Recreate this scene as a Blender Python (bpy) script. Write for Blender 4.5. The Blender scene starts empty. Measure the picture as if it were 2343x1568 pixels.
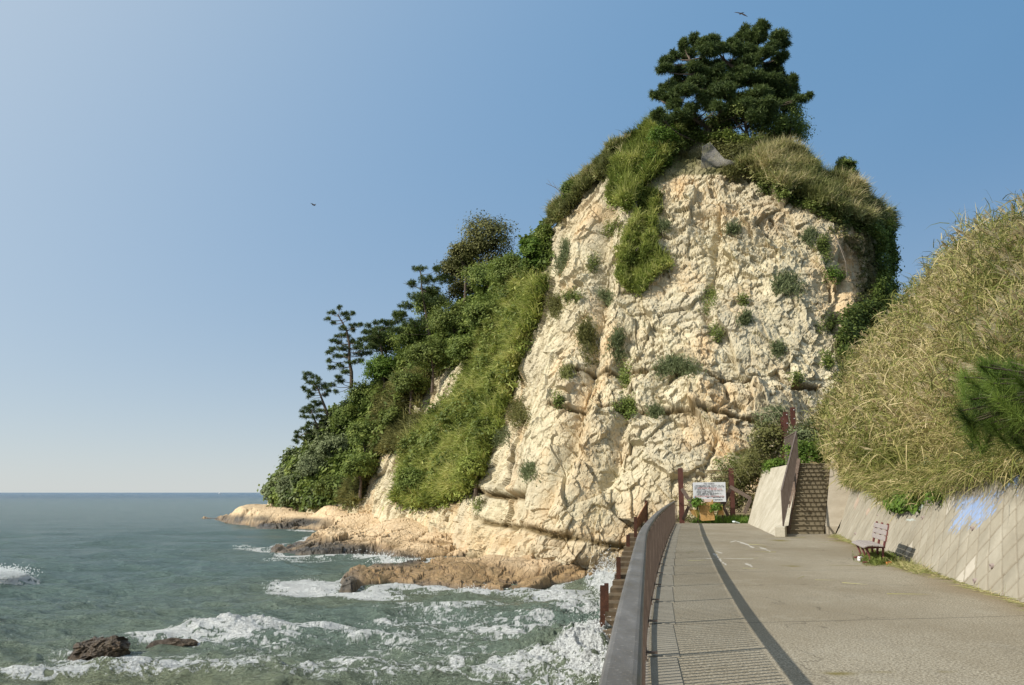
import bpy, math
import numpy as np
from mathutils import Vector, Matrix

# ------------------------------------------------------------------ scene, camera, light
S = bpy.context.scene
COL = S.collection
PITCH = math.atan(150/858.0); FOC = 858.0
EYE = 1.6; SEA = -4.0
cam_d = bpy.data.cameras.new('camera'); cam_d.sensor_width = 36; cam_d.lens = FOC*36/1024
cam_d.clip_start = .05; cam_d.clip_end = 80000
cam = bpy.data.objects.new('camera', cam_d); COL.objects.link(cam)
cam.location = (0, 0, EYE); cam.rotation_euler = (math.pi/2+PITCH, 0, 0)
S.camera = cam
W = bpy.data.worlds.new('World'); S.world = W; W.use_nodes = True
_n = W.node_tree; sky = _n.nodes.new('ShaderNodeTexSky'); sky.sky_type = 'NISHITA'
SUN_EL, SUN_AZ = math.radians(36), math.radians(249)
sky.sun_disc = False; sky.sun_elevation = SUN_EL; sky.sun_rotation = SUN_AZ
sky.air_density = 1.0; sky.dust_density = .55; sky.ozone_density = 1.6; sky.altitude = 0
# autumn sea air: the Nishita sky is blended with a measured clear sky (milky towards the sun and the horizon, deep blue away from it)
def _wn(t, **k):
    q = _n.nodes.new(t)
    for kk, v in k.items(): setattr(q, kk, v)
    return q
_tc = _wn('ShaderNodeTexCoord'); _sx = _wn('ShaderNodeSeparateXYZ'); _n.links.new(_tc.outputs['Generated'], _sx.inputs[0])
_dot = _wn('ShaderNodeVectorMath', operation='DOT_PRODUCT'); _n.links.new(_tc.outputs['Generated'], _dot.inputs[0])
_dot.inputs[1].default_value = (math.sin(SUN_AZ)*math.cos(SUN_EL), math.cos(SUN_AZ)*math.cos(SUN_EL), math.sin(SUN_EL))
_mr = _wn('ShaderNodeMapRange'); _mr.inputs['From Min'].default_value = -.45; _mr.inputs['From Max'].default_value = .75; _n.links.new(_dot.outputs['Value'], _mr.inputs[0])
_rp = _wn('ShaderNodeValToRGB'); _e = _rp.color_ramp; _e.interpolation = 'B_SPLINE'
SKYC = [(0., (.075, .235, .46)), (.115, (.095, .265, .485)), (.42, (.19, .37, .61)), (.725, (.46, .58, .70)), (1., (.75, .80, .84))]
while len(_e.elements) < 5: _e.elements.new(.5)
for _i, (_p, _cc) in enumerate(SKYC): _e.elements[_i].position = _p; _e.elements[_i].color = (*_cc, 1)
_n.links.new(_mr.outputs[0], _rp.inputs[0])
_ab = _wn('ShaderNodeMath', operation='ABSOLUTE'); _n.links.new(_sx.outputs[2], _ab.inputs[0])
_ml = _wn('ShaderNodeMath', operation='MULTIPLY'); _ml.inputs[1].default_value = -1/.165; _n.links.new(_ab.outputs[0], _ml.inputs[0])
_ex = _wn('ShaderNodeMath', operation='EXPONENT'); _n.links.new(_ml.outputs[0], _ex.inputs[0])
_m1 = _wn('ShaderNodeMix', data_type='RGBA'); _n.links.new(_ex.outputs[0], _m1.inputs[0]); _n.links.new(_rp.outputs[0], _m1.inputs[6]); _m1.inputs[7].default_value = (.60, .645, .66, 1)
_m2 = _wn('ShaderNodeMix', data_type='RGBA', blend_type='MULTIPLY'); _m2.inputs[0].default_value = 1; _n.links.new(_m1.outputs[2], _m2.inputs[6]); _m2.inputs[7].default_value = (4.9, 4.9, 4.9, 1)
_m3 = _wn('ShaderNodeMix', data_type='RGBA'); _m3.inputs[0].default_value = .88; _n.links.new(sky.outputs[0], _m3.inputs[6]); _n.links.new(_m2.outputs[2], _m3.inputs[7])
_n.links.new(_m3.outputs[2], _n.nodes['Background'].inputs[0]); _n.nodes['Background'].inputs[1].default_value = .15
sun_d = bpy.data.lights.new('sun', 'SUN'); sun_d.energy = 4.0; sun_d.angle = math.radians(.53); sun_d.color = (1, .94, .83)
sun = bpy.data.objects.new('sun', sun_d); COL.objects.link(sun)
sd = Vector((math.sin(SUN_AZ)*math.cos(SUN_EL), math.cos(SUN_AZ)*math.cos(SUN_EL), math.sin(SUN_EL)))
sun.rotation_euler = sd.to_track_quat('Z', 'Y').to_euler(); sun.location = (-30, -10, 40)
S.view_settings.view_transform = 'Standard'; S.view_settings.look = 'None'; S.view_settings.exposure = .42; S.view_settings.gamma = 1
S.cycles.max_bounces = 6; S.cycles.diffuse_bounces = 3; S.cycles.transparent_max_bounces = 8
S.cycles.use_denoising = True

rng = np.random.default_rng(7)

# ------------------------------------------------------------------ photo pixel <-> world (photo pixels on a 2343x1568 sheet)
_c, _s = math.cos(PITCH), math.sin(PITCH)
def ray(px, py):
    u = np.asarray(px)*1024/2343-512; v = 342.5-np.asarray(py)*685/1568
    return u, FOC*_c-v*_s, FOC*_s+v*_c
def atY(px, py, Y):
    u, y, z = ray(px, py); k = Y/y
    return np.stack(np.broadcast_arrays(u*k, Y, z*k+EYE), -1).astype(float)
def onZ(px, py, z0=SEA):
    u, y, z = ray(px, py); k = (z0-EYE)/z
    return np.stack([u*k, y*k, z0+0*k], -1)
def proj(P):
    x, y, z = P[..., 0], P[..., 1], P[..., 2]-EYE
    f = np.maximum(y*_c+z*_s, 1e-3); up = -y*_s+z*_c
    return (512+FOC*x/f)*2343/1024, (342.5-FOC*up/f)*1568/685

# ------------------------------------------------------------------ noise
def _h(ix, iy, iz, seed):
    n = (ix.astype(np.int64)*374761393+iy.astype(np.int64)*668265263+iz.astype(np.int64)*2147483647+seed*1274126177) & 0xffffffff
    n = ((n ^ (n >> 13))*1274126177) & 0xffffffff
    n = ((n ^ (n >> 16))*2246822519) & 0xffffffff
    return ((n ^ (n >> 15)) & 0xffffff)/float(0xffffff)
def vnoise(P, seed=0):
    b = np.floor(P); f = P-b; f = f*f*f*(f*(f*6-15)+10); b = b.astype(np.int64); r = 0
    for dx in (0, 1):
        wx = f[:, 0] if dx else 1-f[:, 0]
        for dy in (0, 1):
            wy = f[:, 1] if dy else 1-f[:, 1]
            for dz in (0, 1):
                wz = f[:, 2] if dz else 1-f[:, 2]
                r = r+wx*wy*wz*_h(b[:, 0]+dx, b[:, 1]+dy, b[:, 2]+dz, seed)
    return r*2-1
def fbm(P, octv=4, seed=0, gain=.5):
    a = 1.; r = 0.; t = 0.
    for k in range(octv):
        r = r+a*vnoise(P*(2.03**k)+k*17.3, seed+k); t += a; a *= gain
    return r/t
def cells(P, seed=0, jit=.95):
    b = np.floor(P).astype(np.int64); N = len(P)
    f1 = np.full(N, 9.); f2 = np.full(N, 9.); cid = np.zeros((N, 3), np.int64); cv = np.zeros((N, 3))
    for dx in (-1, 0, 1):
        for dy in (-1, 0, 1):
            for dz in (-1, 0, 1):
                c = b+np.array([dx, dy, dz])
                q = np.stack([c[:, k]+.5+jit*(_h(c[:, 0], c[:, 1], c[:, 2], seed+k*7)-.5) for k in range(3)], 1)
                d = np.sqrt(((q-P)**2).sum(1)); m = d < f1
                f2 = np.where(m, f1, np.minimum(f2, d)); f1 = np.where(m, d, f1)
                cid[m] = c[m]; cv[m] = q[m]
    return f1, f2, cid, cv
def facets(P, seed=0, ko=.40, kt=1.6):
    """blocky fractured offset: a constant plus a tilt per cell"""
    f1, f2, c, q = cells(P, seed)
    o = _h(c[:, 0], c[:, 1], c[:, 2], seed+31)*2-1; r = 0
    for k in range(3):
        r = r+(_h(c[:, 0], c[:, 1], c[:, 2], seed+41+k)*2-1)*(P[:, k]-q[:, k])
    return o*ko+r*kt, f2-f1
def sstep(a, b, x):
    t = np.clip((x-a)/(b-a), 0, 1); return t*t*(3-2*t)
def catmull(P, n, axis):
    P = np.moveaxis(P, axis, 0); K = len(P)
    ns = n if isinstance(n, (list, tuple)) else [n]*(K-1)
    out = []
    for i in range(K-1):
        p0, p1, p2, p3 = P[max(i-1, 0)], P[i], P[i+1], P[min(i+2, K-1)]
        t = np.arange(ns[i])/ns[i]; t = t.reshape((-1,)+(1,)*(P.ndim-1))
        out.append(.5*((2*p1)+(-p0+p2)*t+(2*p0-5*p1+4*p2-p3)*t*t+(-p0+3*p1-3*p2+p3)*t**3))
    out.append(P[-1:]); return np.moveaxis(np.concatenate(out, 0), 0, axis)
def inpoly(px, py, poly):
    poly = np.asarray(poly, float); r = np.zeros(np.shape(px), bool); n = len(poly)
    for i in range(n):
        x0, y0 = poly[i]; x1, y1 = poly[(i+1) % n]
        if y0 == y1: continue
        c = ((y0 > py) != (y1 > py)) & (px < (x1-x0)*(py-y0)/(y1-y0)+x0); r ^= c
    return r
def polydist(x, y, poly):
    poly = np.asarray(poly, float); d = np.full(np.shape(x), 1e9); n = len(poly)
    for i in range(n):
        a, b = poly[i], poly[(i+1) % n]; e = b-a; L = max((e*e).sum(), 1e-9)
        t = np.clip(((x-a[0])*e[0]+(y-a[1])*e[1])/L, 0, 1)
        d = np.minimum(d, np.hypot(x-a[0]-t*e[0], y-a[1]-t*e[1]))
    return np.where(inpoly(x, y, poly), d, -d)

# ------------------------------------------------------------------ object helpers
def link(name, me, mat=None, parent=None, loc=None):
    o = bpy.data.objects.new(name, me); COL.objects.link(o)
    if mat is not None and me is not None: me.materials.append(mat)
    if parent is not None: o.parent = parent
    if loc is not None: o.location = loc
    return o
def tag(o, label=None, cat=None, group=None, kind=None):
    if label: o['label'] = label
    if cat: o['category'] = cat
    if group: o['group'] = group
    if kind: o['kind'] = kind
    return o
def empty(name, loc, label, cat, group=None):
    o = bpy.data.objects.new(name, None); COL.objects.link(o); o.location = loc; o.empty_display_size = .2
    return tag(o, label, cat, group)
def qmesh(name, V, F, attrs=None, smooth=False):
    """V (N,3); F (M,4) or (M,3) ints"""
    V = np.asarray(V, float); F = np.asarray(F, np.int32); k = F.shape[1]
    me = bpy.data.meshes.new(name); me.vertices.add(len(V)); me.vertices.foreach_set('co', V.astype(np.float32).ravel())
    me.loops.add(F.size); me.loops.foreach_set('vertex_index', F.ravel())
    me.polygons.add(len(F)); me.polygons.foreach_set('loop_start', np.arange(len(F), dtype=np.int32)*k)
    try: me.polygons.foreach_set('loop_total', np.full(len(F), k, np.int32))
    except Exception: pass
    me.polygons.foreach_set('use_smooth', np.full(len(F), smooth))
    for n, (dom, a) in (attrs or {}).items():
        a = np.asarray(a, np.float32)
        if a.ndim == 2:
            at = me.attributes.new(n, 'FLOAT_COLOR', dom); at.data.foreach_set('color', np.hstack([a, np.ones((len(a), 1), np.float32)]).ravel())
        else:
            at = me.attributes.new(n, 'FLOAT', dom); at.data.foreach_set('value', a)
    me.update(calc_edges=True); return me
def gridmesh(name, G, attrs=None, smooth=True, flip=False):
    R, C = G.shape[:2]; i = np.arange(R*C).reshape(R, C)
    F = np.stack([i[:-1, :-1], i[:-1, 1:], i[1:, 1:], i[1:, :-1]], -1).reshape(-1, 4)
    if flip: F = F[:, ::-1]
    return qmesh(name, G.reshape(-1, 3), F, attrs, smooth)
def gnormals(G):
    du = np.gradient(G, axis=1); dv = np.gradient(G, axis=0); n = np.cross(du, dv)
    return n/np.maximum(np.linalg.norm(n, axis=-1, keepdims=True), 1e-9)

class Parts:
    """collects boxes, bars, tubes and sheets into one mesh"""
    def __init__(s): s.V = []; s.F = []
    def add(s, V, F):
        o = len(s.V); s.V += [tuple(v) for v in V]; s.F += [tuple(o+i for i in f) for f in F]; return s
    def box(s, c, size, M=None, bev=0):
        hx, hy, hz = [q/2 for q in size]; c = Vector(c)
        if bev:
            b = min(bev, hx*.9, hy*.9, hz*.9); V = []
            for z, k in ((-hz, b), (-hz+b, 0), (hz-b, 0), (hz, b)):
                x, y = hx-k, hy-k; V += [(-x, -y+b*(k == 0), z), (-x+b*(k == 0), -y, z), (x-b*(k == 0), -y, z), (x, -y+b*(k == 0), z), (x, y-b*(k == 0), z), (x-b*(k == 0), y, z), (-x+b*(k == 0), y, z), (-x, y-b*(k == 0), z)]
            F = [tuple(range(7, -1, -1)), tuple(range(24, 32))]
            for r in range(3):
                for i in range(8): F.append((r*8+i, r*8+(i+1) % 8, r*8+8+(i+1) % 8, r*8+8+i))
        else:
            V = [(x, y, z) for z in (-hz, hz) for x, y in ((-hx, -hy), (hx, -hy), (hx, hy), (-hx, hy))]
            F = [(3, 2, 1, 0), (4, 5, 6, 7), (0, 1, 5, 4), (1, 2, 6, 5), (2, 3, 7, 6), (3, 0, 4, 7)]
        V = [Vector(v) for v in V]
        if M is not None: V = [M @ v for v in V]
        return s.add([v+c for v in V], F)
    def bar(s, a, b, w, h=None, up=(0, 0, 1), bev=0):
        a, b = Vector(a), Vector(b); d = b-a; L = d.length; z = d.normalized(); up = Vector(up)
        if abs(z.dot(up)) > .98: up = Vector((0, 1, 0))
        x = up.cross(z).normalized(); y = z.cross(x)
        M = Matrix((x, y, z)).transposed()
        return s.box((a+b)/2, (w, h or w, L), M, bev)
    def tube(s, pts, rad, n=8):
        pts = [Vector(p) for p in pts]; rad = rad if hasattr(rad, '__len__') else [rad]*len(pts); V = []; F = []
        x = None
        for i, p in enumerate(pts):
            t = (pts[min(i+1, len(pts)-1)]-pts[max(i-1, 0)]).normalized()
            if x is None: x = t.orthogonal().normalized()
            x = (x-t*x.dot(t)).normalized(); y = t.cross(x)
            for k in range(n):
                a = 2*math.pi*k/n; V.append(p+(x*math.cos(a)+y*math.sin(a))*rad[i])
        for i in range(len(pts)-1):
            for k in range(n): F.append((i*n+k, i*n+(k+1) % n, i*n+n+(k+1) % n, i*n+n+k))
        F.append(tuple(range(n-1, -1, -1))); F.append(tuple((len(pts)-1)*n+k for k in range(n)))
        return s.add(V, F)
    def build(s, name, mat, parent=None, origin=(0, 0, 0), smooth=False):
        me = bpy.data.meshes.new(name); o0 = Vector(origin)
        me.from_pydata([Vector(v)-o0 for v in s.V], [], s.F)
        if smooth:
            me.polygons.foreach_set('use_smooth', [True]*len(me.polygons))
        me.update(); o = link(name, me, mat, parent)
        o.location = o0 if parent is None else o0-Vector(parent.location)
        return o

# ------------------------------------------------------------------ materials
class NT:
    def __init__(s, name):
        s.m = bpy.data.materials.new(name); s.m.use_nodes = True; s.t = s.m.node_tree; s.p = s.t.nodes['Principled BSDF']
    def n(s, typ, **kw):
        nd = s.t.nodes.new(typ)
        for k, v in kw.items():
            if k.startswith('i_'): nd.inputs[k[2:].replace('_', ' ')].default_value = v
            else: setattr(nd, k, v)
        return nd
    def l(s, a, b): s.t.links.new(a, b)
    def co(s): return s.n('ShaderNodeTexCoord').outputs['Object']
    def map(s, sc=(1, 1, 1), rot=(0, 0, 0)):
        m = s.n('ShaderNodeMapping'); m.inputs['Scale'].default_value = sc; m.inputs['Rotation'].default_value = rot
        s.l(s.co(), m.inputs[0]); return m.outputs[0]
    def noise(s, scale, detail=5, rough=.55, vec=None, dist=0):
        x = s.n('ShaderNodeTexNoise'); x.inputs['Scale'].default_value = scale; x.inputs['Detail'].default_value = detail
        x.inputs['Roughness'].default_value = rough; x.inputs['Distortion'].default_value = dist
        s.l(vec or s.co(), x.inputs['Vector']); return x.outputs['Fac']
    def voro(s, scale, feat='F1', vec=None, out='Distance'):
        x = s.n('ShaderNodeTexVoronoi'); x.feature = feat; x.inputs['Scale'].default_value = scale
        s.l(vec or s.co(), x.inputs['Vector']); return x.outputs[out]
    def ramp(s, fac, stops, interp='LINEAR'):
        r = s.n('ShaderNodeValToRGB'); e = r.color_ramp; e.interpolation = interp
        while len(e.elements) < len(stops): e.elements.new(.5)
        for k, (p, c) in enumerate(stops):
            e.elements[k].position = p; c = c if hasattr(c, '__len__') else (c, c, c); e.elements[k].color = (*c[:3], 1)
        s.l(fac, r.inputs[0]); return r.outputs[0]
    def mix(s, f, a, b, mode='MIX'):
        m = s.n('ShaderNodeMix'); m.data_type = 'RGBA'; m.blend_type = mode
        for sk, v in ((m.inputs[0], f), (m.inputs[6], a), (m.inputs[7], b)):
            if hasattr(v, 'is_output'): s.l(v, sk)
            elif hasattr(v, '__len__'): sk.default_value = (*v[:3], 1)
            else: sk.default_value = v
        return m.outputs[2]
    def math(s, op, a, b=None):
        m = s.n('ShaderNodeMath'); m.operation = op
        for sk, v in ((m.inputs[0], a), (m.inputs[1], b)):
            if v is None: continue
            if hasattr(v, 'is_output'): s.l(v, sk)
            else: sk.default_value = v
        return m.outputs[0]
    def attr(s, name): a = s.n('ShaderNodeAttribute'); a.attribute_name = name; return a
    def bump(s, h, dist=.02, st=1., prev=None):
        b = s.n('ShaderNodeBump'); b.inputs['Strength'].default_value = st; b.inputs['Distance'].default_value = dist
        s.l(h, b.inputs['Height'])
        if prev is not None: s.l(prev, b.inputs['Normal'])
        return b.outputs[0]
    def fin(s, col=None, rough=.8, nrm=None, spec=.3, metal=0):
        p = s.p
        if col is not None:
            if hasattr(col, 'is_output'): s.l(col, p.inputs['Base Color'])
            else: p.inputs['Base Color'].default_value = (*col[:3], 1)
        if hasattr(rough, 'is_output'): s.l(rough, p.inputs['Roughness'])
        else: p.inputs['Roughness'].default_value = rough
        p.inputs['Specular IOR Level'].default_value = spec; p.inputs['Metallic'].default_value = metal
        if nrm is not None: s.l(nrm, p.inputs['Normal'])
        return s.m

def leafmat(name, stops, trans=.25, rough=.6):
    m = NT(name); c = m.ramp(m.attr('tint').outputs['Fac'], stops)
    m.fin(c, rough, None, .25)
    tr = m.n('ShaderNodeBsdfTranslucent'); m.l(c, tr.inputs[0]); mx = m.n('ShaderNodeMixShader'); mx.inputs[0].default_value = trans
    m.l(m.p.outputs[0], mx.inputs[1]); m.l(tr.outputs[0], mx.inputs[2]); m.l(mx.outputs[0], m.t.nodes['Material Output'].inputs[0])
    return m.m
def rustmat(name, a, b, rough=.8, sc=6):
    m = NT(name); n = m.noise(sc, 6, .65); c = m.ramp(n, [(.3, a), (.68, b)])
    return m.fin(c, rough, m.bump(m.noise(sc*8, 4), .004), .3)
def woodmat(name, a, b, sc=(3, 3, 3)):
    m = NT(name); n = m.noise(6, 6, .6, m.map(sc)); c = m.ramp(n, [(.3, a), (.7, b)])
    return m.fin(c, .85, m.bump(n, .006), .2)
def concmat(name, a, b, sc=1.2, bump=.006):
    m = NT(name); n = m.noise(sc, 7, .65); f = m.noise(sc*45, 3, .6)
    c = m.ramp(n, [(.28, a), (.72, b)]); c = m.mix(.35, c, m.ramp(f, [(.3, tuple(x*.6 for x in a)), (.7, tuple(min(1, x*1.25) for x in b))]))
    return m.fin(c, .9, m.bump(f, bump), .15)
# ================================================================== THE CLIFF (one lofted surface)
NETF = [  # foot, 1/4, 1/2, 3/4, crest : (px, py, depth)
 [(612,1155,168),(614,1143,169),(620,1133,170),(632,1118,171),(652,1095,173)],
 [(700,1172,150),(702,1125,153),(715,1085,156),(735,1040,159),(765,985,162)],
 [(775,1170,138),(792,1095,142),(815,1035,145),(840,970,148),(868,900,152)],
 [(850,1175,122),(880,1075,126),(908,985,130),(935,900,134),(965,810,140)],
 [(930,1190,105),(970,1065,109),(1010,945,114),(1048,825,120),(1095,700,128)],
 [(1020,1225,88),(1072,1065,91),(1122,905,97),(1165,755,104),(1205,630,112)],
 [(1110,1275,70),(1150,1085,72),(1192,905,77),(1228,720,84),(1258,545,92)],
 [(1165,1310,62),(1200,1085,64),(1248,880,68),(1287,680,74),(1333,458,80)],
 [(1262,1320,57.5),(1290,1085,60),(1330,860,65),(1372,620,71),(1424,378,78)],
 [(1370,1320,57),(1400,1085,59.4),(1432,850,64.2),(1470,600,70.2),(1515,345,76.4)],
 [(1480,1320,55.8),(1500,1080,58),(1530,850,62.6),(1570,620,68.2),(1610,375,73)],
 [(1600,1310,55),(1620,1080,57.3),(1642,850,61.5),(1672,620,66.5),(1700,400,71)],
 [(1720,1310,55),(1737,1080,57.5),(1752,850,61.2),(1780,620,65.3),(1800,425,69.6)],
 [(1840,1310,55),(1852,1080,57.5),(1862,850,61),(1880,630,65),(1890,465,68.7)],
 [(1950,1310,56),(1962,1080,58.3),(1962,860,61.7),(1960,690,65.2),(1962,520,69)],
 [(2042,1310,61),(2046,1080,62.5),(2036,860,66),(2010,700,69),(1992,535,72)],
 [(2075,1310,74),(2065,1080,75),(2046,860,78),(2014,700,80),(1998,540,82)],
 [(2085,1310,95),(2075,1080,95),(2056,860,96),(2020,700,97),(2000,545,98)]]
TOP = {7:(1345,440,88),8:(1445,345,86),9:(1530,285,83),10:(1620,318,80),11:(1720,335,79),12:(1810,372,78),13:(1895,418,78),14:(1965,470,78),15:(1990,500,80),16:(1994,505,88),17:(1996,510,100)}
net = []
for j, colm in enumerate(NETF):
    pts = [atY(*p) for p in colm]
    f = pts[0].copy(); f[2] = min(f[2], SEA-2.); f[0] += .3; f[1] += -.5
    rows = [f]+pts
    if j in TOP: t5 = atY(*TOP[j])
    else: t5 = pts[-1]+np.array([3, 9, .5])
    rows.append(t5)
    rows.append(t5+np.array([8, 22, -5.])); b = t5+np.array([14, 42, 0.]); b[2] = SEA-2; rows.append(b)
    net.append(rows)
net = np.array(net).transpose(1, 0, 2)               # rows x cols x 3
nrow = [26, 120, 120, 120, 120, 50, 16, 12]
ncol = [60, 70, 110, 130, 130, 130, 110, 96, 96, 96, 96, 96, 96, 96, 88, 40, 20]
G = catmull(catmull(net, nrow, 0), ncol, 1)
R_, C_ = G.shape[:2]
N = gnormals(G); P0 = G.reshape(-1, 3); Nf = N.reshape(-1, 3)
if (Nf[:, 1].mean()) > 0: Nf = -Nf
row = np.repeat(np.arange(R_), C_); rowfrac = np.zeros(R_); _a = np.cumsum([0]+nrow)
front = (row >= _a[1]) & (row <= _a[5]+20)
X, Y, Z = P0.T
ppx, ppy = proj(P0)
# large buttresses run down the face, leaning slightly; then blocks at three sizes
Q = P0*np.array([1, .55, .28]); warp = np.stack([fbm(P0*.22, 3, 90+k) for k in range(3)], 1)
d = .75*fbm(P0*np.array([.13, .13, .05])+3, 3, 5)
q1 = (P0+warp*.55)@np.array([[.93, .1, .2], [-.05, .9, .1], [-.38, .1, .85]]).T
fA, eA = facets(q1*np.array([.30, .3, .20]), 11)
fB, eB = facets(q1*np.array([.85, .85, .6])+warp*.15, 23)
fC, eC = facets(q1*np.array([2.2, 2.2, 1.6])+warp*.25, 37, .8, .8)
fD, eD = facets(q1*np.array([5.0, 5.0, 4.2]), 51, .8, .8)
st_ = (Z+.10*X+.35*warp[:, 0])*1.15; bi = np.floor(st_); bf = st_-bi; bh = _h(bi.astype(int), 0*bi.astype(int), 0*bi.astype(int), 5)-.5
strata = bh*.5+.25*(bf-.5)-.5*np.exp(-(np.minimum(bf, 1-bf)/.06)**2)
rough = (.5+.5*sstep(-.3, .3, fbm(P0*.12+9, 2, 77)))*(.85+.15*sstep(3, 13, Z))
d += .42*fA+rough*(.31*fB+.18*fC+.075*fD)+.05*fbm(P0*1.5, 5, 61, .6)+.20*strata*sstep(-.3, .2, fbm(P0*.15, 2, 66))*sstep(1180, 1300, ppx)*sstep(2040, 1960, ppx)
d -= .05*np.exp(-(eA/.04)**2)*sstep(-.1, .3, fbm(P0*.3, 2, 67))+.045*np.exp(-(eB/.05)**2)*rough
# two soft dark beds that dip to the right, and one low down
soil = np.zeros(len(P0)); zw = Z+.22*fbm(P0*.5, 3, 8)
def bed(pts, w, depth, xr=None):
    global d, soil
    pp = np.array(pts, float); yy = np.interp(ppx, pp[:, 0], pp[:, 1])+9*fbm(P0*.45, 3, 19)
    m = np.exp(-((ppy-yy)/w)**2)*sstep(pp[0, 0]-30, pp[0, 0]+10, ppx)*(1-sstep(pp[-1, 0]-30, pp[-1, 0]+10, ppx))*front
    m = m*(.45+.55*sstep(-.35, .15, fbm(P0*.4+5, 3, 29)))
    over = np.exp(-((ppy-yy+w*2.2)/(w*1.6))**2)*sstep(pp[0, 0]-30, pp[0, 0]+10, ppx)*(1-sstep(pp[-1, 0]-30, pp[-1, 0]+10, ppx))*front
    d += over*depth*.55-m*depth; soil = np.maximum(soil, m)
bed([(1300,838),(1330,838),(1400,842),(1480,850),(1560,856),(1640,868),(1750,882),(1900,888)], 4, .32)
bed([(1270,930),(1330,925),(1400,938),(1480,950),(1560,948),(1640,958),(1720,968),(1790,985)], 3.6, .32)
bed([(1100,1190),(1190,1205),(1290,1230),(1400,1252),(1500,1262)], 6.5, .34)
bed([(1060,1120),(1120,1128),(1185,1132)], 6, .9)
def gully(pts, w, depth):
    global d
    pp = np.array(pts, float); xx = np.interp(ppy, pp[:, 1], pp[:, 0])+8*fbm(P0*.5+2, 3, 39)
    m = np.exp(-((ppx-xx)/w)**2)*sstep(pp[0, 1]-20, pp[0, 1]+20, ppy)*(1-sstep(pp[-1, 1]-20, pp[-1, 1]+30, ppy))*front
    d -= m*depth
gully([(1400,450),(1380,560),(1372,700),(1350,830),(1325,930),(1300,1020),(1260,1120),(1215,1230)], 22, 1.1)
gully([(1440,760),(1420,850),(1440,920),(1420,1000),(1390,1120)], 16, .7)
gully([(1650,480),(1635,560),(1615,700),(1625,760)], 10, .5)
gully([(1185,860),(1150,980),(1135,1100),(1130,1200)], 26, 1.3)
gully([(1180,1120),(1165,1180),(1150,1260)], 14, 1.4)
gully([(1655,880),(1662,930),(1640,950)], 5, .5)
gully([(1640,1010),(1610,1080)], 6, .5)
gully([(1480,450),(1470,560),(1440,640)], 12, .6)
gully([(1940,560),(1930,650),(1920,740)], 14, .9)
# overhanging ledge of blocks left of the top
def ledge(cx, cy, rx, ry, h):
    global d
    d += h*np.exp(-((ppx-cx)/rx)**4-((ppy-cy)/ry)**4)*front
ledge(1590,905,66,36,.8); ledge(1700,905,40,30,.6); ledge(1620,475,50,12,.7); ledge(1450,905,55,30,.5); ledge(1370,1265,60,28,.6); ledge(1760,930,60,25,.5)
d *= np.where(front | (row < _a[1]), 1, .3)
fade = sstep(0, 8, (np.tile(np.arange(C_), R_)))
P1 = P0+Nf*(d*fade)[:, None]
P1[:, 2] += -.25*fB*front*0
cpx, cpy = proj(P1)
# ground colour classes (the rock's own colours)
veg = np.zeros(len(P1))
soilz = np.clip(soil*1.1, 0, 1)
G1 = P1.reshape(R_, C_, 3)

m = NT('cliff_rock')
big = m.noise(.16, 4, .6); mid = m.noise(.9, 6, .65); fine = m.noise(7, 6, .7)
base = m.ramp(mid, [(.25, (.34, .28, .18)), (.42, (.51, .445, .30)), (.60, (.62, .555, .39)), (.8, (.70, .64, .475))])
base = m.mix(m.ramp(m.noise(.23, 5, .6, m.map((1, 1, .6))), [(.52, 0.), (.68, .62)]), base, (.64, .43, .22))
base = m.mix(m.ramp(big, [(.46, 0.), (.66, .6)]), base, (.44, .395, .30))
base = m.mix(m.ramp(m.noise(1.9, 5, .75, m.map((1, 1, .7))), [(.56, 0.), (.74, .6)]), base, (.38, .31, .20))
base = m.mix(m.ramp(fine, [(.3, .35), (.55, 0.)]), base, (.42, .34, .23))
base = m.mix(m.math('MULTIPLY', m.attr('stain').outputs['Fac'], m.ramp(m.noise(1.1, 5, .7), [(.3, .15), (.6, 1.)])), base, (.52, .33, .16))
base = m.mix(m.attr('soil').outputs['Fac'], base, (.17, .125, .06))
base = m.mix(m.attr('green').outputs['Fac'], base, (.12, .115, .045))
wet = m.attr('wet').outputs['Fac']
base = m.mix(wet, base, (.20, .14, .07))
vv = m.voro(1.7, 'DISTANCE_TO_EDGE', m.map((1, 1, .75), (0, .35, .2)))
vv2 = m.voro(5.5, 'DISTANCE_TO_EDGE', m.map((1, 1, .7), (.2, .5, 0)))
nr = m.bump(m.ramp(vv, [(0, 0.), (.05, 1.)]), .06, .22); nr = m.bump(m.ramp(vv2, [(0, 0.), (.1, 1.)]), .025, .22, nr)
nr = m.bump(m.noise(2.2, 10, .72, m.map((1.3, 1.3, .7), (.1, .35, 0))), .11, .8, nr)
M_CLIFF = m.fin(base, .92, nr, .12)

GREENPOLY = [[(640,1090),(700,1000),(800,880),(900,730),(960,640),(1040,560),(1100,500),(1190,540),(1250,500),(1262,640),(1240,720),(1200,800),(1160,930),(1120,1040),(1080,1140),(960,1165),(895,1150),(900,1090),(860,1040),(830,1100),(790,1150),(650,1165),(600,1135)],
 [(1240,490),(1300,400),(1400,290),(1480,240),(1600,200),(1850,330),(1990,430),(2040,490),(2035,520),(1930,490),(1870,480),(1770,440),(1690,400),(1560,400),(1450,450),(1420,410),(1330,400),(1290,480)],
 [(1975,520),(2035,490),(2060,690),(2040,740),(1920,850),(1905,790),(1950,700),(1985,640)]]
green = np.zeros(len(P1))
for pl in GREENPOLY: green = np.maximum(green, inpoly(cpx, cpy, pl)*1.)
green = np.maximum(green, (row > _a[5])*1.)*np.clip(.75+.5*fbm(P1*.5, 3, 3), 0, 1)
wetv = sstep(.9, 0, P1[:, 2]-SEA+.5*fbm(P1*.6, 3, 4))*.8
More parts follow.
